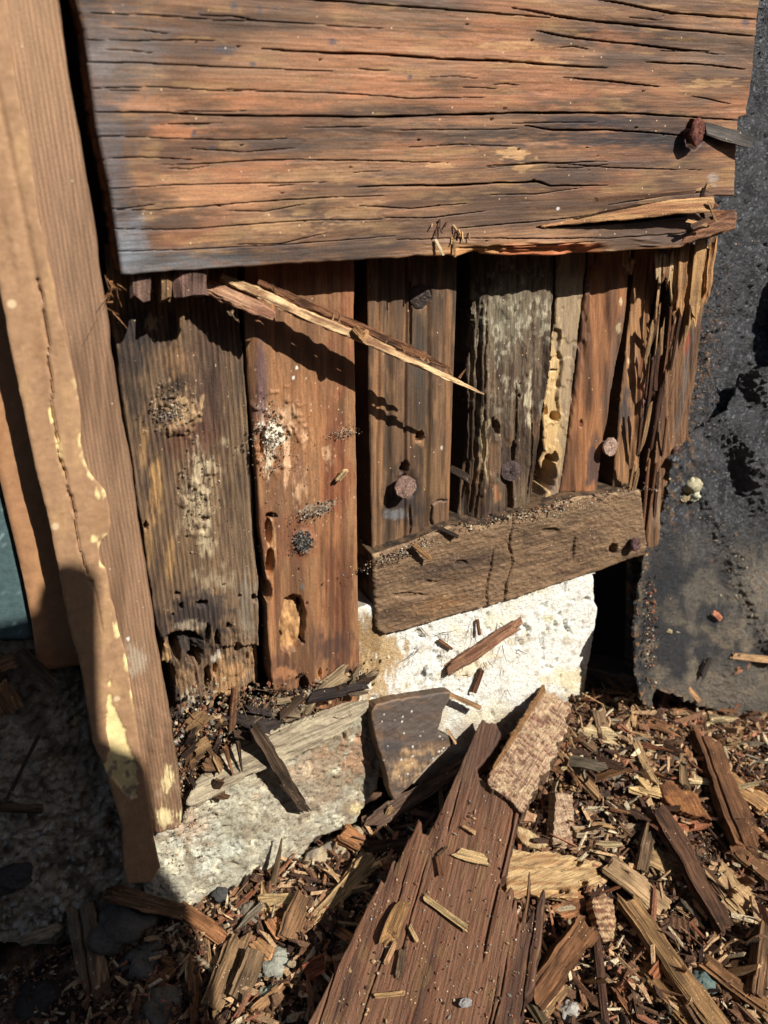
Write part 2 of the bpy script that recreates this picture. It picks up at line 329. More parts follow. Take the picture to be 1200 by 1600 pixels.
# ---- concrete foundation, one thing in three faces
fnd = empty('concrete_foundation', (0, 0, 0), 'rough concrete footing under the rotted wall, white at right and stained at left', 'foundation')
def Z_(g): return g.u[..., None]*0
def h_white(g): return .0005*px_noise(g, 40, 34, 3, 3)+.00022*px_noise(g, 5, 4, 3, 4)-.0022*ss(.3, .5, px_noise(g, 7, 12, 3, 9))*ss(.0, .3, px_noise(g, 60, 60, 2, 2))
def c_white(g):
    W = lin(246, 243, 230, .86)+g.u[..., None]*0
    c = mix(W, lin(232, 218, 182, .95)+0*W, ss(.05, .7, px_noise(g, 60, 45, 4, 11))*.8)
    c = mix(c, lin(176, 148, 104, .9)+0*W, ss(.25, .6, px_noise(g, 15, 13, 4, 13))*.5)
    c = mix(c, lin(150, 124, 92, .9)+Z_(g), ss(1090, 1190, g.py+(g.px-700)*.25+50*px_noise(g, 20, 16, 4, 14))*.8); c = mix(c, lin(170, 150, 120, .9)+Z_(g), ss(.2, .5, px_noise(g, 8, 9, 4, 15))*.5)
    c = stain(c, g, 590, 1040, 42, 70, lin(186, 152, 104, .95), .9, nz=.9)
    c = stain(c, g, 575, 1000, 26, 60, lin(150, 118, 78, .9), .8, nz=.9)
    c = stain(c, g, 735, 1035, 60, 22, lin(222, 200, 152), .6, -.5, nz=.8)
    c = stain(c, g, 775, 970, 26, 14, lin(226, 216, 176), .5, -.3, nz=.8)
    c = stain(c, g, 856, 968, 10, 8, lin(196, 188, 140), .7, nz=.8)
    c = stain(c, g, 895, 1062, 50, 22, lin(226, 205, 152), .6, nz=.9)
    c = stain(c, g, 663, 1052, 5, 7, BLK, .9); c = stain(c, g, 700, 1042, 4, 5, BLK, .8)
    return c
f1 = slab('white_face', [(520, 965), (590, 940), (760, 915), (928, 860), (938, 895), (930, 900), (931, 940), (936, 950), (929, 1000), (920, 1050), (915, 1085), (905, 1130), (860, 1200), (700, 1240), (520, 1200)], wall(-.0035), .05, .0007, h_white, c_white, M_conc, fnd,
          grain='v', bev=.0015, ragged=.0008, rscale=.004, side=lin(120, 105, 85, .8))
f1['label'] = 'bright white limewashed face'
def h_blk(g):
    h = .0010*px_noise(g, 46, 34, 4, 3)+.0005*px_noise(g, 5, 4, 3, 4)
    H = h-.0012*ss(.25, .5, px_noise(g, 9, 7, 3, 19)); H = H+.0018*ss(30, -10, g.py-1230+(g.px-400)*.32)*0
    H = crack(H, g, [(500, 1150), (520, 1130), (555, 1120), (575, 1105)], 7, .004, 3)
    H = crack(H, g, [(545, 1115), (535, 1140), (540, 1160)], 5, .003, 4)
    return H
def c_blk(g):
    Z = g.u[..., None]*0; c = lin(200, 192, 168, .85)+Z
    c = mix(c, lin(170, 162, 138, .85)+Z, ss(-.15, .4, px_noise(g, 40, 30, 4, 31)))
    c = mix(c, lin(236, 226, 192, .95)+Z, ss(.1, .5, px_noise(g, 22, 16, 4, 32))*.8)
    c = mix(c, lin(160, 136, 108, .85)+Z, ss(-.1, .45, px_noise(g, 26, 20, 4, 33))*ss(380, 500, g.px+(1230-g.py)*.3)*.85)
    c = stain(c, g, 470, 1205, 90, 24, lin(190, 148, 112), .45, -.35, nz=.9)
    c = stain(c, g, 500, 1240, 42, 30, lin(164, 140, 116), .5, 0, nz=.9)
    c = stain(c, g, 555, 1180, 34, 40, lin(172, 128, 94), .8, 0, nz=.9)
    c = stain(c, g, 557, 1265, 13, 12, lin(232, 212, 158), 1, nz=.4)
    c = stain(c, g, 320, 1330, 60, 40, lin(214, 214, 196), .6, nz=.9)
    c = stain(c, g, 290, 1290, 34, 44, lin(204, 152, 112), .35, nz=.9)
    c = stain(c, g, 296, 1345, 9, 30, lin(130, 116, 94), .7, -.2, nz=.4)
    c = mix(c, lin(150, 132, 108, .9)+Z, ss(.0, .4, px_noise(g, 30, 12, 4, 37))*.6); c = mix(c, lin(84, 70, 56, .9)+Z, ss(.3, .5, px_noise(g, 5, 4, 3, 36))*.7)
    return c
f2 = slab('stained_face', [(236, 1300), (285, 1290), (300, 1240), (420, 1180), (520, 1135), (572, 1108), (582, 1120), (590, 1150), (600, 1190), (592, 1235), (570, 1265), (560, 1287), (525, 1302), (495, 1312), (470, 1345), (435, 1352), (400, 1375), (372, 1392), (330, 1440), (225, 1470), (225, 1330)], wall(-.0065), .05, .0007,
          h_blk, c_blk, M_conc, fnd, grain='v', bev=.002, ragged=.001, rscale=.006, side=lin(110, 96, 80, .8))
f2['label'] = 'cream and orange stained block face'
def c_lft(g):
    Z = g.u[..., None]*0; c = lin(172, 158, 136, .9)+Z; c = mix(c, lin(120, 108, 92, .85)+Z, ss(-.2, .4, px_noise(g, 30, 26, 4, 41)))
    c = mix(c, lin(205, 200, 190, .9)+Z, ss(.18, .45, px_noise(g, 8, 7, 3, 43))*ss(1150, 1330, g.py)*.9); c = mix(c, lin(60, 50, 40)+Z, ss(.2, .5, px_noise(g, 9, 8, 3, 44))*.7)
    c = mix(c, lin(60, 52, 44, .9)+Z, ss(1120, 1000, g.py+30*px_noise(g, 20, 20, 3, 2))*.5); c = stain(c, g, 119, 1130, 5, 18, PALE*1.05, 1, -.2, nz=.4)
    return c
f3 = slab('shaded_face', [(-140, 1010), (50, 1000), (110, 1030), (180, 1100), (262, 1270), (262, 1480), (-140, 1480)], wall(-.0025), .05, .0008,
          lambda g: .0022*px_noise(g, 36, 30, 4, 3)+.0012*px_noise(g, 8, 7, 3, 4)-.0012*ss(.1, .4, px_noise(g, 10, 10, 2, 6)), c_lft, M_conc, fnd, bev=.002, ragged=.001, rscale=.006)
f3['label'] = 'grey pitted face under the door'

# ================================================================== DOOR SIDE
def c_teal(g): return mix(lin(78, 98, 98, .8)+g.u[..., None]*0, lin(130, 150, 150, .9)+g.u[..., None]*0, ss(.45, .6, px_noise(g, 6, 3, 3, 8)))
dr = slab('door', [(-160, 640), (0, 757), (22, 830), (40, 906), (54, 978), (56, 1004), (-160, 1004)], wall(-.0020), .03, .0012, lambda g: .0003*px_noise(g, 30, 30, 3, 1), c_teal, M_teal, bev=.002)
tag(dr, 'dull teal painted door panel at the far left edge, behind the tan frame', 'door')
dfm = empty('door_frame', tuple(wp(150, 1300, -.012)), 'peeling tan painted door frame standing left of the rotted studs', 'door frame')
TANP = lin(184, 144, 108, .74)
def c_paint(g):
    Z = g.u[..., None]*0; c = TANP+Z; c = c*(1+.08*px_noise(g, 40, 90, 3, 51)+.05*px_noise(g, 5, 5, 3, 52))[..., None]
    c = mix(c, lin(212, 172, 118, .9)+Z, ss(.2, .6, px_noise(g, 20, 90, 4, 53))*.25)
    c = mix(c, lin(150, 104, 60, .85)+Z, ss(.3, .6, px_noise(g, 14, 90, 4, 54))*.2)
    return c
def c_casing(g):
    c = c_paint(g); cr = lin(238, 212, 150, .95)
    P = [(172, 1055), (176, 1100), (186, 1115), (198, 1150), (208, 1180), (216, 1200), (214, 1245), (205, 1248), (180, 1225), (162, 1195), (172, 1172), (166, 1130)]
    sd = poly_sd(g.px, g.py, P)+5*px_noise(g, 9, 12, 3, 71); c = mix(c, cr+0*c, ss(-1, 1.5, sd))
    gy = mix(cr+0*c, lin(150, 132, 108)+0*c, ss(.0, .4, px_noise(g, 10, 12, 3, 72))); c = np.where(((sd > 0) & (g.py > 1195-5))[..., None], gy*.9, c)
    for x, y, rx, ry in ((152, 770, 4, 12), (148, 842, 7, 8), (170, 875, 6, 9), (182, 985, 5, 14), (196, 1030, 3, 14), (205, 1085, 3, 9), (80, 650, 4, 16), (92, 700, 4, 26), (165, 858, 6, 12), (160, 880, 6, 9), (176, 905, 4, 16)): c = stain(c, g, x, y, rx, ry, cr, .95, -.2, nz=.5)
    rim = ss(-3, -7, -g.d*3600-0*g.u)*0; e = ss(.0016, .0006, g.d+.0006*px_noise(g, 5, 7, 2, 75))*ss(560, 640, g.py)*ss(1150, 1000, g.py)*ss(.05, .3, px_noise(g, 16, 20, 3, 74))
    c = mix(c, cr+0*c, e*.8*(g.px > 95+(g.py-700)*.17)); 
    return c
def casing_x(g): return g.px-(g.py-456)*.206   # distance from the left arris, pixels
def h_casing(g):
    q = casing_x(g); h = .0004*ss(26, 38, q-(g.py*.0))*ss(560, 380, g.py)-.0006*ss(52, 60, q)*ss(70, 60, q)*ss(640, 480, g.py)
    h = h+.00022*px_noise(g, 40, 160, 2, 55)+.00005*px_noise(g, 9, 22, 2, 56)-.00015*ss(.35, .6, px_noise(g, 4, 5, 2, 58))
    # second paint lip, standing a little proud to the right of the long split
    S = [(60, 430), (76, 540), (80, 640), (94, 720), (110, 775), (118, 830), (130, 880), (142, 915)]
    D, W = pl_dist(g.px, g.py+0, S); right = g.px > np.interp(g.py, [p[1] for p in S], [p[0] for p in S])+2*px_noise(g, 14, 20, 3, 57)
    h = h+np.where(right, .0004*ss(40, 2, D), 0)*ss(430, 500, g.py)*ss(920, 860, g.py)
    H = np.array(h)
    H = crack(H, g, S, 2.4, .0022, 7, 4); H = crack(H, g, [(142, 905), (150, 930), (160, 990)], 1.6, .001, 8)
    H = H-.0006*ss(-1, 1.5, poly_sd(g.px, g.py, [(172, 1055), (176, 1100), (186, 1115), (198, 1150), (208, 1180), (216, 1200), (214, 1245), (205, 1248), (180, 1225), (162, 1195), (172, 1172), (166, 1130)])+5*px_noise(g, 9, 12, 3, 71))
    return H
casing_poly = [(-106, -60), (14, -60), (8, 0), (20, 100), (35, 175), (50, 250), (62, 340), (80, 420), (90, 475), (107, 545), (121, 600), (127, 650), (127, 692), (131, 715), (140, 737), (152, 752), (165, 768), (173, 795), (174, 820), (169, 836), (158, 846), (155, 864), (159, 880), (167, 890), (173, 932), (180, 950), (187, 990), (197, 1020), (203, 1060), (211, 1112), (219, 1170), (229, 1220), (236, 1270), (243, 1315), (251, 1356), (236, 1381), (200, 1382), (193, 1356), (191, 1295), (163, 1200), (144, 1161), (134, 1092), (122, 1023), (112, 1000), (90, 884), (75, 809), (52, 719), (37, 644), (19, 561), (0, 456)]
cas = slab('painted_casing', casing_poly, wall(-.0166), .0055, (.0005, .0006), h_casing, c_casing, M_paint, dfm, ragged=.0003, rscale=.0022, rstretch=2, bev=.0004, side=lin(120, 84, 52, .8), sidenoise=.0003)
def c_bare(g):
    Z = g.u[..., None]*0; q = g.u/.00042
    c = lin(156, 118, 88, .92)+Z; c = mix(c, lin(130, 96, 70, .9)+Z, ss(-.3, .5, px_noise(g, 30, 200, 3, 61)))
    c = mix(c, lin(172, 128, 94, .85)+Z, ss(.0, .5, px_noise(g, 9, 300, 3, 62))*.5); c = mix(c, lin(196, 148, 104, .9)+Z, ss(400, 0, g.py)*.45)
    c = mix(c, lin(172, 142, 108, .9)+Z, ss(.1, .5, px_noise(g, 24, 40, 4, 64))*ss(960, 1100, g.py)*.6)
    c = stain(c, g, 212, 1030, 18, 26, lin(176, 156, 132), .7, nz=.9); c = stain(c, g, 200, 998, 3.5, 3.5, lin(245, 240, 230), 1, nz=.1)
    c = stain(c, g, 262, 1215, 11, 26, lin(222, 196, 140), .95, nz=.8); c = stain(c, g, 256, 1275, 18, 18, lin(226, 200, 146), .95, nz=.8); c = stain(c, g, 284, 1280, 8, 22, lin(228, 206, 152), .9, nz=.8)
    c = c*(1+.09*np.sin(2*math.pi*g.u/.00125+1.5*px_noise(g, 60, 400, 2, 65)))[..., None]
    c = mix(c, lin(84, 58, 40)+Z, ss(.0008, .0002, g.d)*.6)
    return c
bare_poly = [(-4, -60), (88, -60), (95, 0), (107, 100), (125, 200), (136, 260), (145, 310), (162, 435), (172, 500), (176, 542), (190, 630), (205, 719), (221, 820), (234, 917), (247, 1000), (257, 1060), (270, 1133), (280, 1202), (287, 1263), (283, 1290), (270, 1299), (248, 1304), (235, 1300), (190, 1180), (150, 1000), (100, 750), (60, 500), (20, 250)]
slab('bare_edge', bare_poly, wall(-.0155), .045, (.00028, .0008), lambda g: .00008*np.sin(2*math.pi*g.u/.00125+1.5*px_noise(g, 60, 400, 2, 65))+.0001*px_noise(g, 12, 200, 3, 66)+.0004*px_noise(g, 12, 16, 3, 67)*ss(1000, 1150, g.py), c_bare, M_smooth, dfm, ragged=.0006, rscale=.002, rstretch=6, bev=.0007, side=lin(80, 52, 34, .8))
slab('door_stop', [(-170, -60), (60, -60), (120, 600), (160, 900), (175, 1035), (60, 1050), (50, 975), (37, 906), (19, 831), (0, 750), (-60, 520), (-170, 100)], wall(-.0055), .006, .0012, lambda g: .0002*px_noise(g, 30, 60, 3, 5), lambda g: c_paint(g)*A([1.05, .93, .85]), M_paint, dfm, bev=.0008)

# ================================================================== SIDING BOARD
SP = [(106, -70), (118, 0), (131, 50), (150, 200), (172, 300), (190, 430)]+jag((190, 430), (420, 415), 14, 1.5, 1)[1:]+jag((420, 415), (700, 398), 18, 2, 2)[1:]+[(712, 402), (730, 397), (752, 392), (758, 398), (800, 401), (830, 400), (870, 402), (905, 397), (940, 396), (985, 391), (1030, 389), (1060, 387), (1074, 380), (1110, 372), (1150, 358), (1153, 331), (1120, 338), (1110, 330), (1117, 306), (1149, 307), (1150, 245), (1155, 184), (1167, 181), (1178, 100), (1185, 20), (1196, -70)]
CR = [([(125, 20), (230, 23), (350, 32), (420, 33), (520, 40), (600, 45)], 2.2, 5), ([(250, -14), (420, -6), (600, 8), (740, 18), (860, 28)], 3, 6), ([(800, 12), (900, 30), (1050, 45), (1182, 57)], 4.5, 8), ([(930, -2), (1050, 20), (1190, 31)], 4, 8),
      ([(840, 48), (890, 58), (1000, 70), (1070, 78), (1110, 80)], 3.6, 7), ([(410, 76), (470, 81), (600, 85), (690, 92), (790, 95), (860, 101), (950, 106)], 4.5, 8), ([(132, 62), (200, 64), (300, 62), (345, 65)], 2, 4), ([(135, 97), (200, 98), (330, 104), (420, 107), (520, 111)], 2.6, 6),
      ([(1010, 97), (1100, 101), (1165, 108)], 3, 6), ([(880, 120), (960, 128), (1030, 135)], 3, 6), ([(142, 138), (240, 135), (330, 141), (430, 143), (560, 147), (640, 154), (760, 152)], 2.2, 5), ([(1080, 150), (1130, 160), (1145, 163)], 2, 4),
      ([(150, 175), (260, 176), (330, 180), (430, 181), (600, 183), (700, 179), (800, 177), (900, 176), (1000, 178), (1075, 183), (1170, 189)], 4.2, 9), ([(610, 203), (700, 203), (810, 202)], 1.8, 4), ([(820, 196), (860, 203), (950, 203), (1010, 207), (1090, 214)], 3.6, 7),
      ([(155, 213), (260, 216), (360, 219), (450, 217)], 2, 4), ([(160, 248), (220, 246), (300, 249)], 1.8, 4), ([(250, 258), (310, 256), (400, 251), (450, 249), (620, 252), (700, 255)], 2.8, 6), ([(760, 260), (850, 254), (960, 262), (1100, 266)], 2.4, 6), ([(168, 295), (300, 288), (410, 286), (520, 284)], 2.2, 5),
      ([(560, 292), (600, 290), (700, 290), (780, 286), (840, 284), (860, 290), (950, 290)], 4, 7), ([(175, 328), (250, 328), (370, 318), (500, 309), (600, 306)], 2.6, 6), ([(760, 262), (840, 256), (950, 252)], 1.8, 4), ([(600, 340), (680, 340), (760, 330)], 2.4, 5), ([(700, 358), (800, 350), (890, 341), (980, 330)], 2.6, 6), ([(180, 358), (280, 359), (350, 354), (480, 344), (600, 343)], 2, 5),
      ([(840, 356), (900, 352), (980, 347), (1072, 337)], 7, 9), ([(185, 393), (300, 390), (410, 384), (500, 378), (620, 369)], 1.8, 4), ([(620, 375), (720, 372), (860, 373), (960, 372), (1062, 365), (1120, 352)], 2.4, 5), ([(1060, 388), (1075, 378), (1148, 350)], 2, 5), ([(720, 388), (800, 385), (930, 378)], 2, 3), ([(560, 322), (640, 326), (730, 318)], 1.6, 4), ([(640, 230), (720, 226), (800, 229)], 1.6, 3), ([(300, 232), (380, 238), (460, 232)], 1.6, 3), ([(950, 320), (1040, 306), (1110, 300)], 1.8, 4)]
CR += [([(x, y), (x+l*.5, y+dy), (x+l, y-(y-180)*.0006*l)], w_, 3) for x, y, l, dy, w_ in [(RG.uniform(130, 1050), RG.uniform(0, 390), RG.uniform(40, 150), RG.uniform(-2, 2), RG.uniform(.9, 1.3)) for _ in range(26)]]
def rows(g): return g.py+ (g.px-600)*.00033*(g.py-175)   # follow the boards' level lines
def h_sid(g):
    r = rows(g); H = .0005*fbm(g.px/300, r/60, 3, 81)+.00010*fbm(g.px/220, r/8, 3, 82)+.00005*fbm(g.px/90, r/2.2, 3, 83)
    q = ss(.12, .16, fbm(g.px/55, r/22, 4, 84))*ss(330, 520, g.px); H = H-.00008*q        # flaked layers
    for p, w_, dp in CR: H = crack(H, g, p, w_*.42+.25 if w_ >= 3 else .95, dp*(.0007 if w_ >= 3 else .0004), int(p[0][0]+p[0][1]))
    H = dent(H, g, 1085, 212, 17, 24, .005, .3, .5); H = H+.0010*ss(.0, .5, px_noise(g, 70, 9, 3, 85))*ss(360, 385, g.py)*ss(600, 800, g.px)
    H = H-.0035*ss(384, 396, g.py+(g.px-700)*.02+4*px_noise(g, 18, 30, 2, 88))*ss(700, 760, g.px)*ss(960, 920, g.px)
    H = H-.002*ss(1115, 1150, g.px)*ss(330, 310, g.py)*0
    for k in range(26):
        rr = np.random.default_rng(k+90); H = dent(H, g, rr.uniform(250, 1050), rr.uniform(10, 380), rr.uniform(1.2, 2.6), rr.uniform(1.2, 2.4), .002, .2)
    return H
def c_sid(g):
    global GV; GV = False
    Z = g.u[..., None]*0; r = rows(g); c = lin(158, 112, 76, .9)+Z
    c = mix(c, lin(120, 84, 60, .8)+Z, ss(-.25, .45, fbm(g.px/150, r/70, 4, 91)))
    c = mix(c, lin(184, 116, 72, .9)+Z, ss(0, .5, fbm(g.px/160, r/75, 4, 92))*.6)
    c = c*(1+.10*fbm(g.px/120, r/2.2, 4, 99)+.10*fbm(g.px/26, r/1.6, 3, 100))[..., None]
    c = mix(c, lin(92, 70, 56, .8)+Z, ss(.0, .45, fbm(g.px/200, r/44, 5, 93))*.85)
    c = mix(c, lin(184, 140, 88, .85)+Z, ss(.12, .45, fbm(g.px/60, r/14, 5, 94))*.5)
    c = mix(c, lin(66, 46, 38, .8)+Z, ss(.2, .5, fbm(g.px/60, r/2.2, 3, 95))*.35)
    # blue-grey weathering at the lower left end and along the left arris
    c = stain(c, g, 250, 412, 190, 34, lin(112, 112, 116), .9, -.04, .8, .7); c = stain(c, g, 1110, 90, 60, 90, lin(104, 84, 70), .5, 0, .9, .9); c = stain(c, g, 480, 120, 200, 50, lin(150, 108, 74), .5, 0, .9, .9); c = stain(c, g, 860, 215, 220, 20, lin(60, 52, 50), .8, 0, .9, .9); c = stain(c, g, 480, 225, 220, 16, lin(84, 68, 60), .7, 0, .9, .9); c = stain(c, g, 420, 398, 300, 16, lin(70, 62, 60), .7, -.03, .9, .9); c = stain(c, g, 150, 60, 46, 140, lin(60, 52, 52), .75, -.12, .9, .9); c = stain(c, g, 190, 280, 30, 150, lin(72, 66, 70), .6, -.12, .9, .9); c = stain(c, g, 1000, 200, 170, 34, lin(44, 40, 42), .7, 0, .9, .9); c = stain(c, g, 185, 60, 110, 70, lin(96, 84, 80), .75, 0, .9, .9); c = stain(c, g, 640, 30, 200, 30, lin(104, 84, 66), .5, 0, .9, .9); c = stain(c, g, 700, 385, 300, 14, lin(96, 70, 54), .5, 0, .9, .9); c = stain(c, g, 1085, 320, 80, 40, lin(92, 70, 58), .6, 0, .9, .9); c = stain(c, g, 170, 300, 34, 160, lin(96, 90, 92), .7, -.12, .8, .9); c = stain(c, g, 760, 345, 260, 30, lin(104, 78, 62), .6, -.03, .9, .8); c = stain(c, g, 990, 250, 150, 50, lin(84, 66, 58), .6, 0, .9, .8); c = stain(c, g, 640, 205, 260, 22, lin(86, 68, 58), .6, 0, .9, .8); c = stain(c, g, 190, 120, 70, 110, lin(112, 98, 92), .6, 0, .9, .8); c = stain(c, g, 195, 385, 46, 70, lin(132, 136, 146), .7, 0, .8, .5)
    c = stain(c, g, 160, 200, 40, 200, lin(104, 92, 92), .6, -.12, .8, .5); c = stain(c, g, 150, 90, 60, 40, lin(140, 128, 126), .5, 0, .8, .6)
    c = stain(c, g, 330, 300, 150, 45, lin(212, 146, 98), .6, -.03, .9, .5); c = stain(c, g, 230, 165, 80, 22, lin(206, 140, 96), .5, 0, .8, .6); c = stain(c, g, 270, 205, 60, 18, lin(206, 128, 76), .55, 0, .8, .6)
    for x, y, rx, ry, s in ((420, 160, 120, 22, .9), (380, 265, 120, 18, .9), (860, 145, 120, 24, .8), (700, 255, 120, 14, .7), (590, 130, 90, 26, .95), (640, 225, 70, 22, .6), (960, 60, 60, 26, .6), (700, 160, 90, 18, .5), (360, 200, 50, 20, .4), (980, 120, 80, 22, .4)): c = stain(c, g, x, y, rx, ry, lin(194, 122, 76, .9), s*.6, 0, .9, 1.)
    for x, y, rx, ry, s in ((560, 203, 120, 12, .7), (450, 225, 60, 12, .5), (480, 390, 60, 12, .4), (620, 272, 90, 14, .6), (700, 215, 150, 14, .5), (850, 200, 120, 12, .7), (400, 222, 50, 9, .5), (860, 280, 90, 10, .5), (900, 95, 90, 12, .4), (700, 45, 100, 10, .35)): c = stain(c, g, x, y, rx, ry, lin(70, 56, 50), s, 0, .9, .7)
    c = stain(c, g, 1040, 215, 150, 30, lin(48, 44, 46), .9, .04, .9, .5); c = stain(c, g, 930, 190, 120, 12, lin(50, 46, 48), .85, 0, .8, .5); c = stain(c, g, 1075, 235, 44, 26, lin(40, 38, 44), .6, 0, .9, .4)
    for x, y, rx, ry in ((352, 78, 22, 9), (405, 16, 6, 12), (312, 20, 5, 9), (365, 12, 8, 12), (430, 14, 6, 6), (303, 208, 5, 8), (332, 230, 5, 5), (395, 100, 7, 5), (1165, 36, 7, 14), (640, 120, 5, 5), (318, 75, 5, 4), (520, 65, 8, 7)): c = stain(c, g, x, y, rx, ry, lin(66, 70, 84), .75, 0, .8, .8)
    for x, y, rx, ry, q in ((805, 240, 30, 11, .85), (800, 72, 50, 10, .5), (840, 98, 50, 8, .5), (450, 350, 60, 16, .4), (690, 258, 30, 5, .6), (820, 262, 20, 7, .6), (560, 330, 50, 16, .3), (480, 275, 70, 14, .3), (1120, 130, 40, 8, .5)): c = stain(c, g, x, y, rx, ry, lin(200, 152, 98), q, 0, .3, .9, nsx=14, nsy=5)
    c = mix(c, lin(222, 158, 92, .95)+Z, ss(368+8, 394, g.py+(g.px-700)*.025+6*px_noise(g, 30, 6, 3, 97))*ss(640, 740, g.px)*ss(960, 900, g.px))
    c = mix(c, lin(196, 92, 46, .95)+Z, ss(378, 386, g.py+5*px_noise(g, 20, 6, 3, 98))*ss(770, 800, g.px)*ss(950, 920, g.px)*.7)
    c = stain(c, g, 1115, 280, 10, 12, lin(170, 150, 140), .8); c = stain(c, g, 872, 326, 3.2, 3.2, lin(240, 236, 228), 1, nz=.1); GV = True
    return c
def side_sid(u, v, h, c0):
    t = ss(-.1, .4, fbm(u/.012, h/.0015, 3, 7))[:, None]; return lin(176, 112, 62, .9)*(1-t)+lin(84, 52, 34, .9)*t
sid = empty('siding_board', tuple(wp(640, 405, -.018)), 'wide cracked brown siding board across the top, its lower left corner weathered grey', 'siding board')
slab('board', SP, wall(-.0180), .0165, (.00050, .00021), h_sid, c_sid, M_smooth, sid, grain='h', bev=.0008, side=side_sid, sidenoise=.0009)
def wood_side(p0, p1, w_, t_, name, **k): return stick(name, p0, p1, w_, t_, **k)
s1 = slab('raised_sliver', [(832, 356), (860, 350), (930, 332), (1000, 318), (1060, 311), (1116, 306), (1119, 316), (1115, 326), (1117, 332), (1060, 334), (1000, 342), (930, 348)], plane3(wp(832, 356, -.0185), wp(1117, 332, -.026), wp(1000, 312, -.0215)), .0016, .0004,
          lambda g: .0003*px_noise(g, 60, 4, 4, 3), lambda g: mix(lin(176, 118, 72, .9)+g.u[..., None]*0, lin(214, 160, 100, .9)+g.u[..., None]*0, ss(-.2, .4, px_noise(g, 80, 5, 3, 4))), M_wood, sid, grain='h', ragged=.0003, bev=.0004)
s1['label'] = 'long sliver split up from the board'
s2 = slab('split_end', [(1062, 385), (1070, 372), (1120, 345), (1150, 328), (1153, 342), (1150, 357), (1110, 370)], plane3(wp(1062, 385, -.0195), wp(1152, 342, -.024), wp(1100, 340, -.0215)), .004, .0004,
          lambda g: .0004*px_noise(g, 50, 5, 4, 3), lambda g: mix(lin(160, 108, 74, .9)+g.u[..., None]*0, lin(120, 80, 58, .9)+g.u[..., None]*0, ss(-.2, .4, px_noise(g, 80, 5, 3, 4))), M_wood, sid, grain='h', ragged=.0003, bev=.0004)
s3 = stick('split_tongue', wp(1098, 200, -.0180), wp(1172, 222, -.0215), .0052, .0022, lin(112, 102, 96, .85), M_wood, nrm=(0, -1, .2), parent=sid, end=.2, sq=.5, rough=.1)
s3['label'] = 'dark grey tongue split off at the nail'
for k, (a, b) in enumerate([((1080, 300), (1112, 290)), ((1095, 302), (1118, 322)), ((1090, 318), (1100, 345)), ((1074, 345), (1104, 352)), ((1082, 352), (1118, 338)), ((1100, 292), (1094, 316)), ((1108, 318), (1118, 345)), ((930, 312), (1085, 300))]):
    stick('splinter', wp(*a, -.0225-.0006*k), wp(*b, -.024+.0007*(k % 3)), .0011+.0005*(k % 3), .0006, [lin(190, 142, 90), lin(120, 78, 48), lin(70, 46, 32)][k % 3]*.9, M_wood, nrm=(0, -1, 0), parent=sid, seg=8, nc=7, end=.8)
stick('splinter', wp(680, 374, -.0190), wp(693, 399, -.0215), .0010, .0006, PALE*.9, M_wood, nrm=(0, -1, 0), parent=sid, seg=8, nc=7)
stick('splinter', wp(709, 372, -.0192), wp(711, 402, -.0200), .0007, .0005, lin(200, 150, 95), M_wood, nrm=(0, -1, 0), parent=sid, seg=8, nc=7)
for k in range(16):
    r = np.random.default_rng(300+k); x, y = r.uniform(672, 738), r.uniform(340, 372); L = r.uniform(5, 14); an = r.uniform(.9, 2.0)
    stick('splinter', wp(x, y, -.0184), wp(x+L*math.cos(an), y+L*math.sin(an), -.0196), .0005, .0004, [lin(206, 160, 104), lin(120, 76, 46)][k % 2]*.9, M_wood, nrm=(0, -1, 0), parent=sid, seg=4, nc=5)

# ================================================================== STUDS
def ribs(g, per, seed, amp, wv=1.0): return amp*np.sin(2*math.pi*(g.u/per)+wv*px_noise(g, 80, 300, 3, seed))
def fleck(c, g, n, x0, x1, y0, y1, col, seed, r0=1, r1=3, s=.9):
    r = np.random.default_rng(seed)
    for _ in range(n): c = stain(c, g, r.uniform(x0, x1), r.uniform(y0, y1), r.uniform(r0, r1), r.uniform(r0, r1), col, s, nz=.3)
    return c
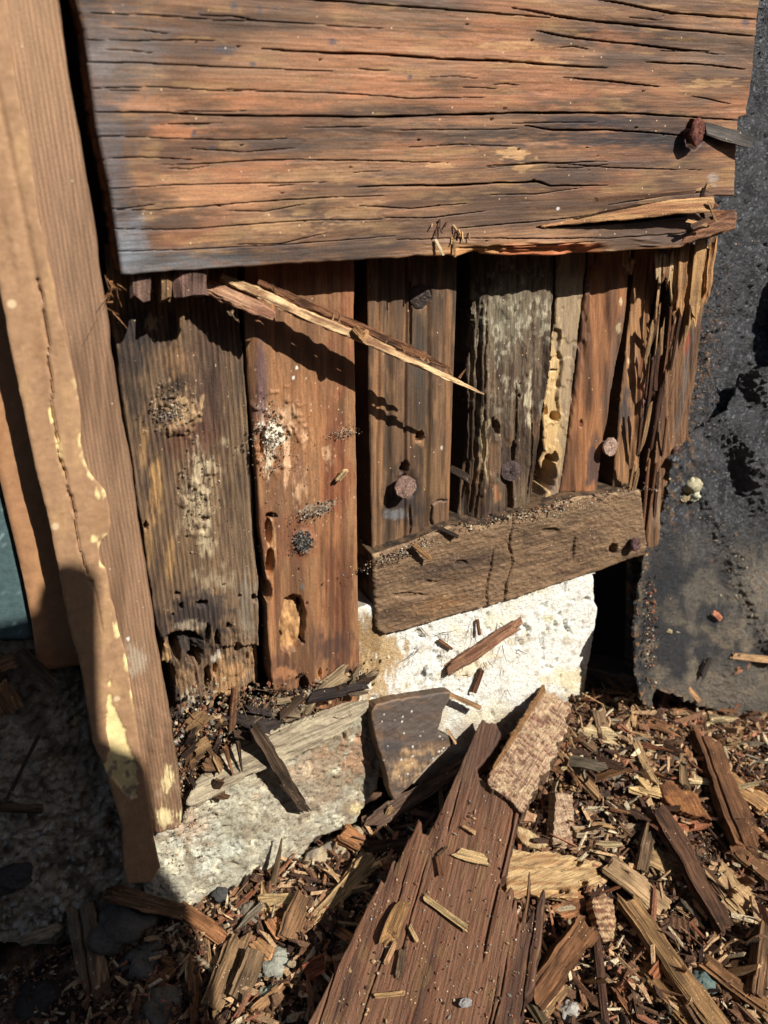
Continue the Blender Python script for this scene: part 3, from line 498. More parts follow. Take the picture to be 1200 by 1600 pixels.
# --- left wide stud, rotten foot
S1 = [(160, 380), (372, 380), (374, 490), (386, 600), (393, 720), (401, 850), (406, 950), (412, 1060)]+[(410, 1084), (394, 1080), (380, 1100), (368, 1092), (352, 1110), (342, 1090), (334, 1125), (326, 1100), (320, 1140), (330, 1165), (300, 1170), (270, 1168), (262, 1160)]+[(262, 1120), (275, 1112), (272, 1060), (262, 1040), (252, 1036), (252, 1000), (247, 996), (234, 917), (222, 830), (205, 725), (190, 630), (178, 540), (165, 470)]
def h_s1(g):
    H = ribs(g, .0019, 101, .00026)*ss(.5, 0, px_noise(g, 60, 90, 2, 5))+.0012*px_noise(g, 70, 180, 3, 102)+.0003*px_noise(g, 8, 30, 3, 103)
    H = H+.0022*ss(.1, .5, px_noise(g, 13, 12, 4, 104))*ss(60, 20, np.hypot(g.px-275, (g.py-640)*1.0))
    H = H+.0016*ss(.0, .5, px_noise(g, 13, 16, 4, 105))*ss(90, 30, np.hypot((g.px-312)*1.9, (g.py-775)*.9))
    f = ss(950, 1010, g.py); H = H+f*(.0022*px_noise(g, 16, 34, 4, 106)+.001*px_noise(g, 5, 14, 3, 107))
    for x, y, rx, ry, d in ((275, 1014, 10, 17, .02), (303, 1026, 13, 15, .02), (290, 1000, 32, 13, .005), (340, 1000, 5, 14, .012), (325, 990, 5, 18, .01), (267, 1075, 9, 38, .018), (277, 928, 4, 3, .008), (283, 947, 4, 5, .008), (315, 943, 11, 6, .006), (270, 960, 2, 2, .005), (375, 932, 2.5, 2.5, .006), (358, 980, 4, 8, .004), (372, 1020, 3, 6, .005), (398, 935, 4, 8, .008), (325, 1065, 6, 22, .010), (320, 1105, 8, 14, .008), (338, 1050, 3, 12, .008), (297, 1120, 10, 12, .006), (350, 915, 3, 2, .004), (390, 1035, 3, 9, .004), (228, 822, 4, 8, .006), (320, 810, 8, 5, .002)):
        H = dent(H, g, x, y, rx, ry, d, .45, .3)
    st = ss(0, 2, g.px-np.interp(g.py, [1005, 1030, 1100, 1150], [345, 335, 322, 325])-4*px_noise(g, 10, 12, 2, 9))*ss(1008, 1016, g.py+5*px_noise(g, 12, 9, 2, 8)); H = H-.0028*st*ss(372, 380, 395-(g.px-372)*0)
    H = H-.0025*ss(385, 400, g.px)*ss(980, 1040, g.py)
    return H
def c_s1(g):
    Z = g.u[..., None]*0; rb = np.sin(2*math.pi*(g.u/.0019)+1.0*px_noise(g, 80, 300, 3, 101))
    c = lin(132, 102, 76, .85)+Z; c = mix(c, lin(66, 50, 42, .8)+Z, ss(-.1, .45, px_noise(g, 34, 130, 4, 111))*.9)
    c = mix(c, lin(176, 136, 90, .85)+Z, ss(.0, .45, px_noise(g, 14, 90, 4, 112))*.4); c = c*(1+.22*rb)[..., None]
    c = mix(c, lin(160, 128, 96, .85)+Z, ss(330, 400, g.px)*ss(560, 660, g.py)*.55)
    c = stain(c, g, 215, 520, 44, 90, lin(46, 44, 48), .85, 0, .9, .6); c = stain(c, g, 200, 590, 40, 130, lin(60, 50, 46), .8, 0, .9, .6); c = stain(c, g, 330, 540, 26, 70, lin(70, 54, 44), .6, 0, .9, .6)
    c = stain(c, g, 320, 640, 60, 130, lin(88, 62, 52), .7, 0, .9, .8); c = stain(c, g, 240, 700, 30, 120, lin(70, 54, 48), .6, 0, .9, .8); c = stain(c, g, 380, 560, 22, 120, lin(84, 70, 58), .6, 0, .9, .8); c = stain(c, g, 300, 880, 90, 70, lin(110, 84, 62), .5, 0, .9, .9); c = stain(c, g, 275, 560, 34, 34, lin(170, 126, 84), .6, 0, .8, .7); c = stain(c, g, 280, 640, 36, 36, lin(190, 152, 106), .9, 0, .5, .9); c = stain(c, g, 262, 648, 12, 8, lin(150, 138, 168), .6)
    c = stain(c, g, 300, 690, 60, 46, lin(112, 68, 48), .6, 0, .8, .7); c = stain(c, g, 236, 505, 12, 16, lin(206, 178, 134), .8)
    for x, y, rx, ry, s in ((308, 725, 15, 36, .95), (325, 735, 18, 24, .8), (310, 775, 26, 34, .8), (322, 842, 16, 30, .9), (305, 800, 34, 50, .5), (368, 702, 6, 12, 1), (352, 690, 8, 10, .6), (330, 905, 40, 22, .5)): c = stain(c, g, x, y, rx, ry, lin(214, 190, 150), s*.85, 0, .9, 1., nsx=9, nsy=16)
    for x, y, rx, ry, s in ((243, 760, 12, 60, .85), (225, 700, 8, 40, .6), (265, 870, 10, 50, .6), (232, 840, 8, 60, .5)): c = stain(c, g, x, y, rx, ry, lin(196, 148, 86), s, 0, .8, .7)
    c = stain(c, g, 300, 965, 70, 44, lin(48, 42, 44), .85, 0, .7, .9); c = stain(c, g, 320, 935, 44, 18, lin(58, 52, 54), .7, .3, .7, .9); c = stain(c, g, 300, 978, 26, 12, lin(178, 156, 132), .7)
    c = stain(c, g, 292, 1120, 44, 60, lin(46, 40, 40), .85, 0, .7, .9); c = stain(c, g, 305, 1006, 40, 26, lin(36, 32, 34), .9, 0, .7, .7); c = stain(c, g, 290, 1065, 18, 30, lin(152, 116, 80), .9); c = stain(c, g, 298, 1095, 12, 26, lin(190, 172, 146), .8, .2, .5, .9)
    c = stain(c, g, 358, 1070, 30, 52, lin(182, 136, 88), .95, 0, .4, .7); c = stain(c, g, 338, 1028, 12, 12, lin(200, 186, 168), .8); c = stain(c, g, 385, 945, 18, 60, lin(150, 136, 120), .6, 0, .6, .9); c = stain(c, g, 260, 1020, 10, 24, lin(196, 150, 96), .7)
    c = stain(c, g, 402, 1040, 12, 34, lin(190, 140, 92), .7)
    return c
st1 = slab('stud', S1, wall(0.), .036, (.00034, .00055), h_s1, c_s1, M_wood, ragged=.0009, rscale=.002, rstretch=4, side=lin(52, 38, 28, .8))
tag(st1, 'leftmost wide dark ribbed stud with a hollow rotten black foot, beside the door frame', 'stud', 'exposed upright wall studs')
# --- second, orange brown
S2 = [(386, 380), (555, 380), (554, 500), (557, 700), (560, 900), (563, 1092), (558, 1102), (530, 1106), (500, 1110), (484, 1106), (478, 1082), (468, 1076), (455, 1084), (440, 1078), (428, 1082), (422, 1050), (418, 980), (415, 900), (406, 830), (400, 740), (396, 680), (391, 620), (386, 520)]
def h_s2(g):
    H = .0009*px_noise(g, 60, 400, 3, 121)+.00035*px_noise(g, 9, 160, 4, 122)+.00015*px_noise(g, 4, 12, 3, 123)-.0025*ss(405, 388, g.px)*ss(780, 640, g.py)
    pk = poly_sd(g.px, g.py, [(446, 936), (458, 930), (470, 934), (478, 955), (477, 980), (474, 1000), (462, 1016), (452, 1020), (440, 1012), (436, 980), (440, 960)])+2*px_noise(g, 10, 10, 2, 5)
    H = H-.0042*ss(-1, 1.5, pk)+.0010*ss(0, 8, pk)*px_noise(g, 12, 20, 3, 5)*2
    for x, y, rx, ry, d in ((422, 880, 7, 22, .007), (418, 925, 8, 17, .009), (441, 998, 3, 5, .010), (472, 950, 4, 12, .004), (474, 1004, 2.5, 3, .01), (500, 1052, 2.5, 8, .006), (480, 944, 1.5, 1.5, .004), (467, 891, 1.6, 1.6, .004), (424, 806, 10, 5, .008), (420, 830, 6, 22, .005), (474, 1072, 8, 16, .010), (518, 1086, 4, 3, .004), (538, 1075, 2, 8, .004), (410, 690, 4, 26, .005)): H = dent(H, g, x, y, rx, ry, d, .25, .3)
    b = ss(70, 20, np.hypot((g.px-430)*1.0, (g.py-675)*.7)); H = H+.0014*b*ss(.1, .5, px_noise(g, 9, 9, 3, 124))
    b = ss(24, 12, np.hypot(g.px-474, g.py-848)); H = H+.0016*b*(.6+px_noise(g, 6, 6, 3, 125))
    return H
def c_s2(g):
    Z = g.u[..., None]*0; c = lin(166, 116, 74, .88)+Z; c = mix(c, lin(118, 80, 52, .8)+Z, ss(-.2, .4, px_noise(g, 14, 400, 3, 131)))
    c = mix(c, lin(206, 132, 76, .85)+Z, ss(.05, .45, px_noise(g, 9, 300, 3, 132))*.6); c = mix(c, lin(146, 76, 46, .8)+Z, ss(-.1, .5, px_noise(g, 40, 70, 4, 133))*.55)
    c = stain(c, g, 500, 560, 30, 130, lin(120, 80, 54), .5, 0, .9, .8); c = stain(c, g, 430, 800, 30, 120, lin(104, 72, 52), .7, 0, .9, .8); c = stain(c, g, 530, 940, 30, 130, lin(104, 62, 42), .6, 0, .9, .8); c = stain(c, g, 408, 600, 14, 130, lin(92, 70, 74), .85, 0, .7, .4); c = stain(c, g, 470, 650, 60, 120, lin(190, 126, 74), .4, 0, .8)
    c = mix(c, lin(104, 62, 40, .8)+Z, ss(780, 900, g.py+50*px_noise(g, 20, 80, 3, 136))*ss(.0, .3, px_noise(g, 12, 400, 2, 134))*.7)
    c = stain(c, g, 520, 1010, 34, 40, lin(72, 52, 48), .7, .3, .8, .7); c = stain(c, g, 545, 1060, 24, 26, lin(66, 50, 44), .7); c = stain(c, g, 440, 1045, 30, 26, lin(88, 60, 50), .6); c = stain(c, g, 498, 1010, 14, 40, lin(90, 62, 52), .5)
    c = stain(c, g, 440, 660, 34, 34, lin(216, 176, 136), .7, 0, 1., 1., nsx=8, nsy=14); c = stain(c, g, 448, 725, 6, 46, lin(228, 176, 132), .95, .03, .4, .4); c = stain(c, g, 424, 675, 18, 22, lin(238, 228, 206), .95, 0, .3, .9); c = stain(c, g, 420, 715, 8, 30, lin(222, 196, 164), .85, 0, .4, .8); c = stain(c, g, 467, 740, 12, 46, lin(150, 106, 78), .6)
    for x, y, rx, ry in ((475, 680, 6, 20), (512, 710, 7, 14), (534, 675, 5, 8), (545, 672, 10, 5), (470, 760, 10, 24)): c = stain(c, g, x, y, rx*1.3, ry*1.3, lin(206, 158, 116), .8, 0, .9, 1.)
    c = stain(c, g, 495, 797, 26, 11, lin(158, 138, 118), .85, -.3, .4, 1); c = stain(c, g, 474, 848, 16, 17, lin(96, 90, 80), 1, 0, .25, .5); c = stain(c, g, 473, 916, 4, 5, lin(100, 100, 104), .8)
    pk = poly_sd(g.px, g.py, [(446, 936), (458, 930), (470, 934), (478, 955), (477, 980), (474, 1000), (462, 1016), (452, 1020), (440, 1012), (436, 980), (440, 960)])+2*px_noise(g, 10, 10, 2, 5)
    c = mix(c, lin(190, 140, 86, .95)*(1+.45*px_noise(g, 6, 14, 4, 5))[..., None]+Z, ss(-1, 4, pk)); c = stain(c, g, 425, 850, 8, 60, lin(196, 142, 92), .7, 0, .5, .5); c = stain(c, g, 444, 1052, 22, 12, lin(196, 130, 80), .6)
    c = fleck(c, g, 60, 400, 555, 560, 860, lin(222, 196, 160), 5, .8, 1.8, .8); c = fleck(c, g, 24, 480, 560, 560, 1000, BLK, 6, .8, 1.6, .7)
    c = fleck(c, g, 2, 455, 465, 565, 590, lin(240, 235, 220), 8, 2.5, 3.5, 1)
    return c
st2 = slab('stud', S2, wall(-.0045), .036, (.00032, .0006), h_s2, c_s2, M_smooth, ragged=.0004, rscale=.003, rstretch=4, side=lin(70, 44, 28, .8))
tag(st2, 'orange brown stud second from the left with a pale oval insect gallery near its foot', 'stud', 'exposed upright wall studs')
# --- third, narrow with three nails
S3 = [(573, 380), (716, 380), (715, 430), (710, 560), (706, 700), (702, 815), (690, 822), (640, 842), (582, 864), (578, 700), (575, 500)]
def h_s3(g):
    x = g.px-(g.py-600)*-.006; H = .0007*px_noise(g, 40, 500, 3, 141)+.00025*px_noise(g, 6, 120, 3, 142)
    for gx, dp, wd in ((607, .0009, 8), (635, .0013, 4), (668, .0010, 7), (590, .0006, 6)): H = H-dp*ss(wd, 0, np.abs(x-gx-2*px_noise(g, 20, 160, 2, 144)))
    H = crack(H, g, [(641, 440), (642, 500), (641, 560)], 2, .003, 4); H = crack(H, g, [(676, 790), (674, 812), (678, 836)], 2.4, .003, 5); H = crack(H, g, [(641, 790), (642, 815), (643, 842)], 2, .003, 6); H = crack(H, g, [(672, 792), (685, 782), (700, 784)], 2, .002, 6)
    H = dent(H, g, 656, 682, 7, 9, .010, .3, .4); H = dent(H, g, 634, 758, 22, 24, .002, .2, .6); H = dent(H, g, 632, 733, 9, 12, .006, .4, .5); H = dent(H, g, 657, 463, 16, 18, .0035, .3, .4)
    return H
def c_s3(g):
    Z = g.u[..., None]*0; c = lin(126, 92, 64, .8)+Z; c = mix(c, lin(86, 66, 50, .8)+Z, ss(-.2, .4, px_noise(g, 16, 300, 4, 151))); c = mix(c, lin(160, 118, 78, .85)+Z, ss(.0, .4, px_noise(g, 8, 40, 4, 152))*.55)
    c = stain(c, g, 592, 640, 11, 220, lin(166, 116, 72), .75, 0, .6, .3); c = stain(c, g, 700, 640, 8, 240, lin(160, 108, 66), .55, 0, .6, .3); c = stain(c, g, 655, 560, 26, 120, lin(78, 70, 62), .65, 0, .9); c = stain(c, g, 630, 780, 40, 60, lin(46, 44, 46), .85, 0, .7, .6); c = stain(c, g, 620, 805, 22, 10, lin(120, 120, 124), .7)
    c = stain(c, g, 655, 685, 13, 16, lin(158, 112, 70), .8); c = stain(c, g, 680, 735, 30, 50, lin(140, 102, 66), .4); c = stain(c, g, 690, 700, 2, 4, lin(240, 230, 210), .9)
    c = mix(c, lin(70, 50, 38)+Z, ss(.2, .5, px_noise(g, 3, 90, 2, 155))*.5)
    return c
st3 = slab('stud', S3, wall(0.), .040, (.00034, .0006), h_s3, c_s3, M_smooth, ragged=.0003, rscale=.003, rstretch=4, side=lin(42, 34, 30, .75))
tag(st3, 'narrow grey brown stud with straight grooves, above the left end of the sill plate', 'stud', 'exposed upright wall studs')
# --- fourth, weathered with white flakes
S4 = [(738, 380), (869, 380), (864, 470), (860, 540), (852, 620), (844, 700), (834, 770), (826, 796), (806, 800), (803, 812), (788, 808), (785, 822), (760, 818), (735, 826), (722, 820), (728, 770), (736, 700), (738, 640), (732, 590), (740, 540), (744, 480)]
def h_s4(g):
    H = .0010*px_noise(g, 14, 260, 4, 161)+.0007*px_noise(g, 5, 120, 4, 162)+.0006*ss(-.1, .3, px_noise(g, 12, 24, 4, 163))
    e = ss(38, 0, g.px-732-(600-g.py)*.02); H = H-.006*e*e+e*.0016*px_noise(g, 3.2, 220, 3, 164)
    for gx in (742, 750, 757): H = crack(H, g, [(gx+4, 470), (gx, 600), (gx-3, 720), (gx-12, 815)], 2.0, .004, int(gx), 2)
    for x, y, rx, ry, d in ((801, 708, 5, 20, .010), (776, 668, 5, 12, .007), (770, 660, 3, 8, .004), (796, 778, 6, 30, .010), (798, 735, 14, 14, .002), (812, 600, 1.5, 2, .003), (765, 808, 4, 4, .004), (811, 618, 2, 3, .004)): H = dent(H, g, x, y, rx, ry, d, .35, .35)
    H = crack(H, g, [(806, 600), (807, 660), (805, 700)], 1.6, .003, 5); H = crack(H, g, [(830, 640), (832, 720), (824, 780)], 1.6, .003, 9)
    return H
def c_s4(g):
    Z = g.u[..., None]*0; c = lin(128, 104, 80, .82)+Z; c = mix(c, lin(80, 60, 44, .8)+Z, ss(-.15, .4, px_noise(g, 8, 140, 4, 171))); c = mix(c, lin(150, 106, 70, .85)+Z, ss(.0, .4, px_noise(g, 20, 60, 4, 172))*.5*ss(560, 680, g.py))
    c = stain(c, g, 800, 480, 66, 90, lin(146, 134, 110), .6, 0, .7, .7)
    f = ss(.08, .26, px_noise(g, 5, 10, 5, 173))*ss(120, 50, np.hypot((g.px-805)*1.25, (g.py-530)*.72)); c = mix(c, lin(206, 192, 164, .85)+Z, f*ss(-.35, .25, px_noise(g, 26, 40, 3, 174))*.75)
    c = stain(c, g, 755, 700, 8, 60, lin(210, 184, 140), .6, 0, .4, 1, nsx=4, nsy=14); c = stain(c, g, 826, 620, 6, 40, lin(222, 204, 170), .7, 0, .4, 1, nsx=4, nsy=10)
    c = stain(c, g, 738, 700, 16, 150, lin(72, 52, 40), .65, 0, .7, .8); c = stain(c, g, 796, 725, 22, 40, lin(62, 54, 52), .75, 0, .7, .7); c = stain(c, g, 770, 800, 40, 24, lin(70, 50, 42), .7, 0, .7, .7); c = stain(c, g, 775, 770, 8, 16, lin(190, 120, 70), .6)
    return c
st4 = slab('stud', S4, wall(.002), .036, (.00034, .0006), h_s4, c_s4, M_wood, ragged=.0010, rscale=.0018, rstretch=8, side=lin(52, 38, 30, .75))
tag(st4, 'weathered stud flecked with white paint, its left edge frayed into dark fibres', 'stud', 'exposed upright wall studs')
# --- fifth, pale gallery-eaten strip
S5 = [(868, 380), (919, 380), (914, 440), (906, 500), (897, 580), (892, 630), (889, 660), (886, 700), (880, 745), (876, 785), (866, 797), (850, 798), (838, 792), (843, 770), (846, 740), (841, 722), (850, 705), (848, 690), (846, 650), (856, 610), (860, 560), (866, 500)]
def h_s5(g):
    H = .0006*px_noise(g, 20, 160, 4, 181)+.0005*ss(-.05, .1, px_noise(g, 18, 26, 3, 183))
    ch = poly_sd(g.px, g.py, [(866, 512), (876, 516), (874, 548), (880, 560), (872, 620), (874, 650), (855, 660), (852, 630), (858, 590), (862, 540)])+2*px_noise(g, 14, 22, 2, 5); H = H-.0018*ss(-1, 2.5, ch)
    for x, y, rx, ry, d in ((854, 643, 4, 9, .012), (868, 652, 7, 9, .014), (857, 738, 12, 30, .016), (862, 562, 2.4, 4, .008), (868, 580, 6, 1.5, .004), (845, 768, 8, 14, .012), (866, 715, 6, 10, .01)): H = dent(H, g, x, y, rx, ry, d, .35, .3)
    return H
def c_s5(g):
    Z = g.u[..., None]*0; c = lin(176, 148, 112, .85)+Z; c = mix(c, lin(138, 114, 96, .85)+Z, ss(-.1, .4, px_noise(g, 14, 50, 4, 191))); c = stain(c, g, 862, 620, 16, 110, lin(214, 176, 116), .9, .06, .4, .7); c = stain(c, g, 856, 700, 24, 70, lin(206, 164, 106), .85, .06, .5, .7)
    c = stain(c, g, 862, 785, 22, 14, lin(190, 150, 104), .9); c = mix(c, lin(120, 88, 60)+Z, ss(.0009, .0002, g.d)*.5); return c
st5 = slab('stud', S5, wall(.003), .012, (.00034, .00045), h_s5, c_s5, M_smooth, ragged=.0006, rscale=.003, rstretch=2, side=lin(120, 88, 58, .8))
tag(st5, 'thin pale strip of wood eaten into galleries and holes, right of the flecked stud', 'wood strip', 'exposed upright wall studs')
# --- sixth
S6 = [(922, 380), (984, 380), (980, 430), (974, 490), (962, 560), (951, 620), (944, 668), (938, 690), (934, 730), (930, 772), (905, 768), (877, 772), (884, 720), (892, 660), (900, 590), (908, 520), (917, 450)]
def h_s6(g):
    H = .0012*px_noise(g, 18, 300, 3, 201)+.0004*px_noise(g, 5, 90, 4, 202)+.0016*ss(-.2, .8, np.sin((g.px+(g.py-570)*.19-925)/16)); H = H-.002*ss(22, 4, g.px+(g.py-570)*.19-898)*ss(-.3, .3, px_noise(g, 8, 30, 3, 3)); return dent(H, g, 908, 662, 2, 6, .003)
def c_s6(g):
    Z = g.u[..., None]*0; c = lin(172, 112, 66, .85)+Z; c = mix(c, lin(122, 80, 52, .8)+Z, ss(-.2, .4, px_noise(g, 10, 120, 4, 211))); c = stain(c, g, 958, 560, 10, 120, lin(84, 74, 68), .7, .18, .8); c = stain(c, g, 925, 725, 16, 50, lin(70, 58, 60), .8); c = stain(c, g, 966, 470, 3, 8, PALE, .8); c = stain(c, g, 963, 512, 4, 10, PALE, .7); c = stain(c, g, 905, 560, 7, 120, lin(84, 54, 38), .7, .15)
    return c
st6 = slab('stud', S6, wall(.001), .036, (.00036, .0006), h_s6, c_s6, M_smooth, ragged=.0004, rscale=.002, rstretch=5, side=lin(42, 34, 28, .75))
tag(st6, 'rounded reddish brown stud left of the nail that stands in the dark gap', 'stud', 'exposed upright wall studs')
S7 = [(992, 380), (1034, 380), (1028, 440), (1016, 500), (1012, 560), (1008, 600), (1006, 660), (1000, 690), (999, 740), (996, 762), (975, 758), (956, 766), (960, 720), (966, 680), (968, 620), (976, 560), (985, 480), (990, 430)]
def c_s7(g):
    Z = g.u[..., None]*0; c = lin(178, 126, 80, .85)+Z; c = mix(c, lin(130, 92, 62, .85)+Z, ss(-.1, .4, px_noise(g, 8, 120, 4, 221))); c = stain(c, g, 978, 640, 14, 50, lin(66, 60, 62), .85, .1, .8); c = stain(c, g, 984, 565, 4, 7, PALE, .8); c = stain(c, g, 1004, 600, 5, 60, lin(190, 104, 66), .6)
    return c
st7 = slab('stud', S7, wall(.002), .030, (.00036, .0006), lambda g: .001*px_noise(g, 12, 200, 3, 222)+.0004*px_noise(g, 4, 60, 3, 223)-.0012*ss(5, 0, np.abs(g.px+(g.py-560)*.09-1002)), c_s7, M_smooth, ragged=.0006, rscale=.002, rstretch=6, side=lin(60, 42, 30, .75))
tag(st7, 'tan stud right of the nail in the dark gap, with a black smudge halfway down', 'stud', 'exposed upright wall studs')
# --- eighth: fibrous torn core, reddish, deeper
def c_s8(g):
    Z = g.u[..., None]*0; c = lin(120, 68, 44, .85)+Z; c = mix(c, lin(62, 38, 28, .8)+Z, ss(-.2, .4, px_noise(g, 10, 5, 4, 231))); c = stain(c, g, 1022, 650, 16, 20, lin(196, 136, 84), .9, 0, .5, 1); c = stain(c, g, 1018, 720, 16, 16, lin(180, 124, 78), .8, 0, .5, 1); c = stain(c, g, 1048, 540, 12, 60, lin(150, 96, 58), .8); return c
st8 = slab('torn_core', [(1010, 380), (1075, 380), (1070, 470), (1058, 560), (1046, 640), (1034, 720), (1028, 775), (994, 775), (998, 720), (1008, 640), (1016, 520)], wall(.010), .02, (.0004, .0004), lambda g: .0012*px_noise(g, 16, 4, 4, 232)+.0018*px_noise(g, 20, 30, 3, 233), c_s8, M_wood, ragged=.001, rscale=.003)
tag(st8, 'recessed torn reddish wood core with cross fibres between the last two studs', 'stud', 'exposed upright wall studs')
S9 = [(1078, 380), (1119, 384), (1112, 420), (1104, 470), (1096, 540), (1086, 600), (1076, 680), (1062, 740), (1048, 790), (1036, 850), (1022, 880), (1010, 885), (1008, 850), (1014, 780), (1022, 720), (1030, 660), (1040, 600), (1046, 540), (1054, 480), (1066, 430)]
def c_s9(g):
    Z = g.u[..., None]*0; c = lin(150, 106, 70, .85)+Z; c = mix(c, lin(104, 74, 54, .85)+Z, ss(-.2, .4, px_noise(g, 6, 160, 4, 241))); c = mix(c, lin(196, 144, 84, .9)+Z, ss(520, 440, g.py+30*px_noise(g, 8, 60, 3, 2))); c = stain(c, g, 1068, 600, 6, 120, lin(112, 100, 94), .7, .15); c = stain(c, g, 1074, 535, 5, 26, lin(160, 70, 44), .8, .1); c = stain(c, g, 1085, 660, 8, 100, lin(130, 84, 54), .6, .2); c = stain(c, g, 1030, 800, 20, 40, lin(146, 118, 90), .6); return c
st9 = slab('stud', S9, wall(-.002), .030, (.00036, .0006), lambda g: .0012*px_noise(g, 8, 220, 3, 242)+.0006*px_noise(g, 3.5, 80, 3, 243), c_s9, M_wood, ragged=.0013, rscale=.0018, rstretch=9, side=lin(90, 62, 42, .75))
tag(st9, 'last stud at the right, a splintered tan post running down past the sill plate', 'stud', 'exposed upright wall studs')
# torn strips hanging at the right under the siding
for k, (a, b, w_, cl, lb) in enumerate([((1048, 396), (1050, 446), .006, lin(206, 168, 116), 'pale frayed strip hanging under the right part of the siding board'), ((1066, 392), (1058, 490), .005, lin(190, 136, 82), 'tan torn strip hanging just left of the last stud'),
                                    ((1112, 380), (1104, 462), .0065, lin(206, 148, 88), 'outermost orange tan strip hanging against the black felt'), ((1092, 385), (1082, 500), .0075, lin(200, 150, 92), 'broad tan strip torn over the top of the last stud'), ((982, 400), (980, 418), .004, lin(200, 150, 100), 'short tan stub of torn wood hanging from the siding edge left of the frayed strip')]):
    o = stick('torn_strip', wp(*a, -.007-.001*(k % 2)), wp(*b, -.006), w_, .003, cl*.9, M_wood, nrm=(0, -1, 0), end=1.1, seg=20, nc=16, rough=.3, taper=(1, .75), col2=cl*.5); tag(o, lb, 'wood strip', 'torn strips under the siding board')
for k in range(14):
    r = np.random.default_rng(500+k); x = r.uniform(1024, 1070); y = 398
    o = stick('fibre', wp(x, y, -.008), wp(x-r.uniform(-2, 6), y+r.uniform(18, 50), -.0075), r.uniform(.0008, .002), .0008, [lin(220, 184, 134), lin(160, 108, 66)][k % 2]*.9, M_wood, nrm=(0, -1, 0), end=1, seg=8, nc=7, parent=None)
    tag(o, 'thin wood fibre hanging from the right end of the siding board', 'wood fibre', 'wood fibres at the right end of the siding')
for k in range(26):
    r = np.random.default_rng(900+k); y = r.uniform(420, 740); x = 1052-(y-420)*.14+r.uniform(-22, 26); L = r.uniform(30, 110)
    o = stick('fibre', wp(x, y, -.004-r.random()*.003), wp(x-L*.14+r.uniform(-5, 5), y+L, -.002), r.uniform(.0008, .0022), .0008, [lin(196, 150, 100), lin(130, 84, 54), lin(90, 58, 40)][k % 3]*.9, M_wood, nrm=(0, -1, 0), end=1.2, seg=14, nc=8, rough=.3)
    tag(o, 'long %s wood fibre shredded from the last stud' % ['tan', 'brown', 'dark'][k % 3], 'wood fibre', '%s fibres shredded from the last stud' % ['tan', 'brown', 'dark'][k % 3])
# ---- sill plate
def h_pl(g):
    H = .0006*px_noise(g, 60, 24, 3, 251)+.0003*px_noise(g, 6, 4, 4, 252)+.00035*ss(.1, .4, px_noise(g, 4, 3, 2, 253))
    H = crack(H, g, [(800, 812), (796, 850), (800, 880), (790, 930), (784, 960)], 1.8, .003, 4, 4); H = crack(H, g, [(772, 860), (764, 900), (762, 945), (756, 950)], 1.8, .003, 5, 4); H = crack(H, g, [(898, 840), (896, 880)], 3, .002, 6, 3)
    for x, y, rx, ry, d in ((958, 858, 8, 10, .006), (720, 880, 12, 6, .0015), (860, 830, 14, 7, .0015), (640, 930, 30, 5, .001), (672, 910, 12, 4, .001)): H = dent(H, g, x, y, rx, ry, d)
    return H
def c_pl(g):
    Z = g.u[..., None]*0; r = g.py+(g.px-800)*.25; c = lin(140, 108, 78, .95)+Z; c = mix(c, lin(92, 68, 50, .85)+Z, ss(-.2, .4, fbm(g.px/90, r/16, 4, 261))*.7); c = c*(1+.3*px_noise(g, 5, 4, 3, 263))[..., None]; c = mix(c, lin(160, 124, 86, .85)+Z, ss(.0, .45, fbm(g.px/26, r/8, 4, 262))*.6)
    c = stain(c, g, 700, 885, 110, 22, lin(72, 54, 44), .7, -.25, .8); c = stain(c, g, 880, 810, 100, 22, lin(140, 112, 80), .5, -.25, .8); c = stain(c, g, 690, 945, 60, 14, lin(160, 112, 66), .6, -.25, .6, .9); c = mix(c, lin(170, 138, 100)+Z, ss(.0022, .0006, g.d)*ss(-.1, .3, px_noise(g, 10, 10, 3, 5))*(g.py < 900-(g.px-600)*.2)*.8)
    return c
spl = slab('sill_plate', [(582, 868), (640, 848), (703, 822), (760, 822), (830, 800), (905, 776), (1002, 766), (1006, 800), (1012, 850), (1008, 868), (985, 874), (940, 892), (900, 905), (862, 916), (800, 938), (740, 955), (690, 968), (640, 984), (600, 992), (588, 985), (584, 930)], wall(-.0060), .040, (.0005, .0004), h_pl, c_pl, M_wood, grain='h', ragged=.0004, rscale=.004, rstretch=2, bev=.0012,
           side=lambda u, v, h, c0: mix(lin(120, 92, 64, .8)+0*c0, lin(58, 44, 34, .8)+0*c0, ss(-.2, .3, fbm(u/.003+v/.003, h/.003, 3, 4))))
tag(spl, 'rough brown horizontal sill plate lying on the white part of the foundation', 'sill plate')
# lower left: grey remains of the sill
def c_gs(g):
    Z = g.u[..., None]*0; r = g.py+(g.px-450)*.4; c = lin(178, 160, 132, .88)+Z; c = mix(c, lin(140, 122, 98, .85)+Z, ss(-.2, .4, fbm(g.px/70, r/3.5, 4, 271))); c = mix(c, lin(206, 188, 152, .9)+Z, ss(.05, .4, fbm(g.px/40, r/8, 4, 272))*.6); return c
gsl = slab('sill_remnant', [(286, 1262), (300, 1225), (345, 1176), (380, 1152), (440, 1130), (500, 1110), (540, 1094), (575, 1090), (584, 1106), (566, 1122), (540, 1146), (490, 1172), (440, 1196), (400, 1208), (370, 1226), (330, 1250), (310, 1262)], plane3(wp(300, 1240, -.014), wp(570, 1110, -.0085), wp(400, 1150, -.006)), .006, (.0005, .0004), lambda g: .0008*px_noise(g, 40, 8, 4, 273)+.0004*px_noise(g, 8, 4, 3, 274), c_gs, M_wood, grain='h', ragged=.0012, rscale=.004, side=lin(96, 72, 50, .8))
tag(gsl, 'pale grey weathered remnant of the sill lying along the top of the stained foundation block', 'sill remnant')
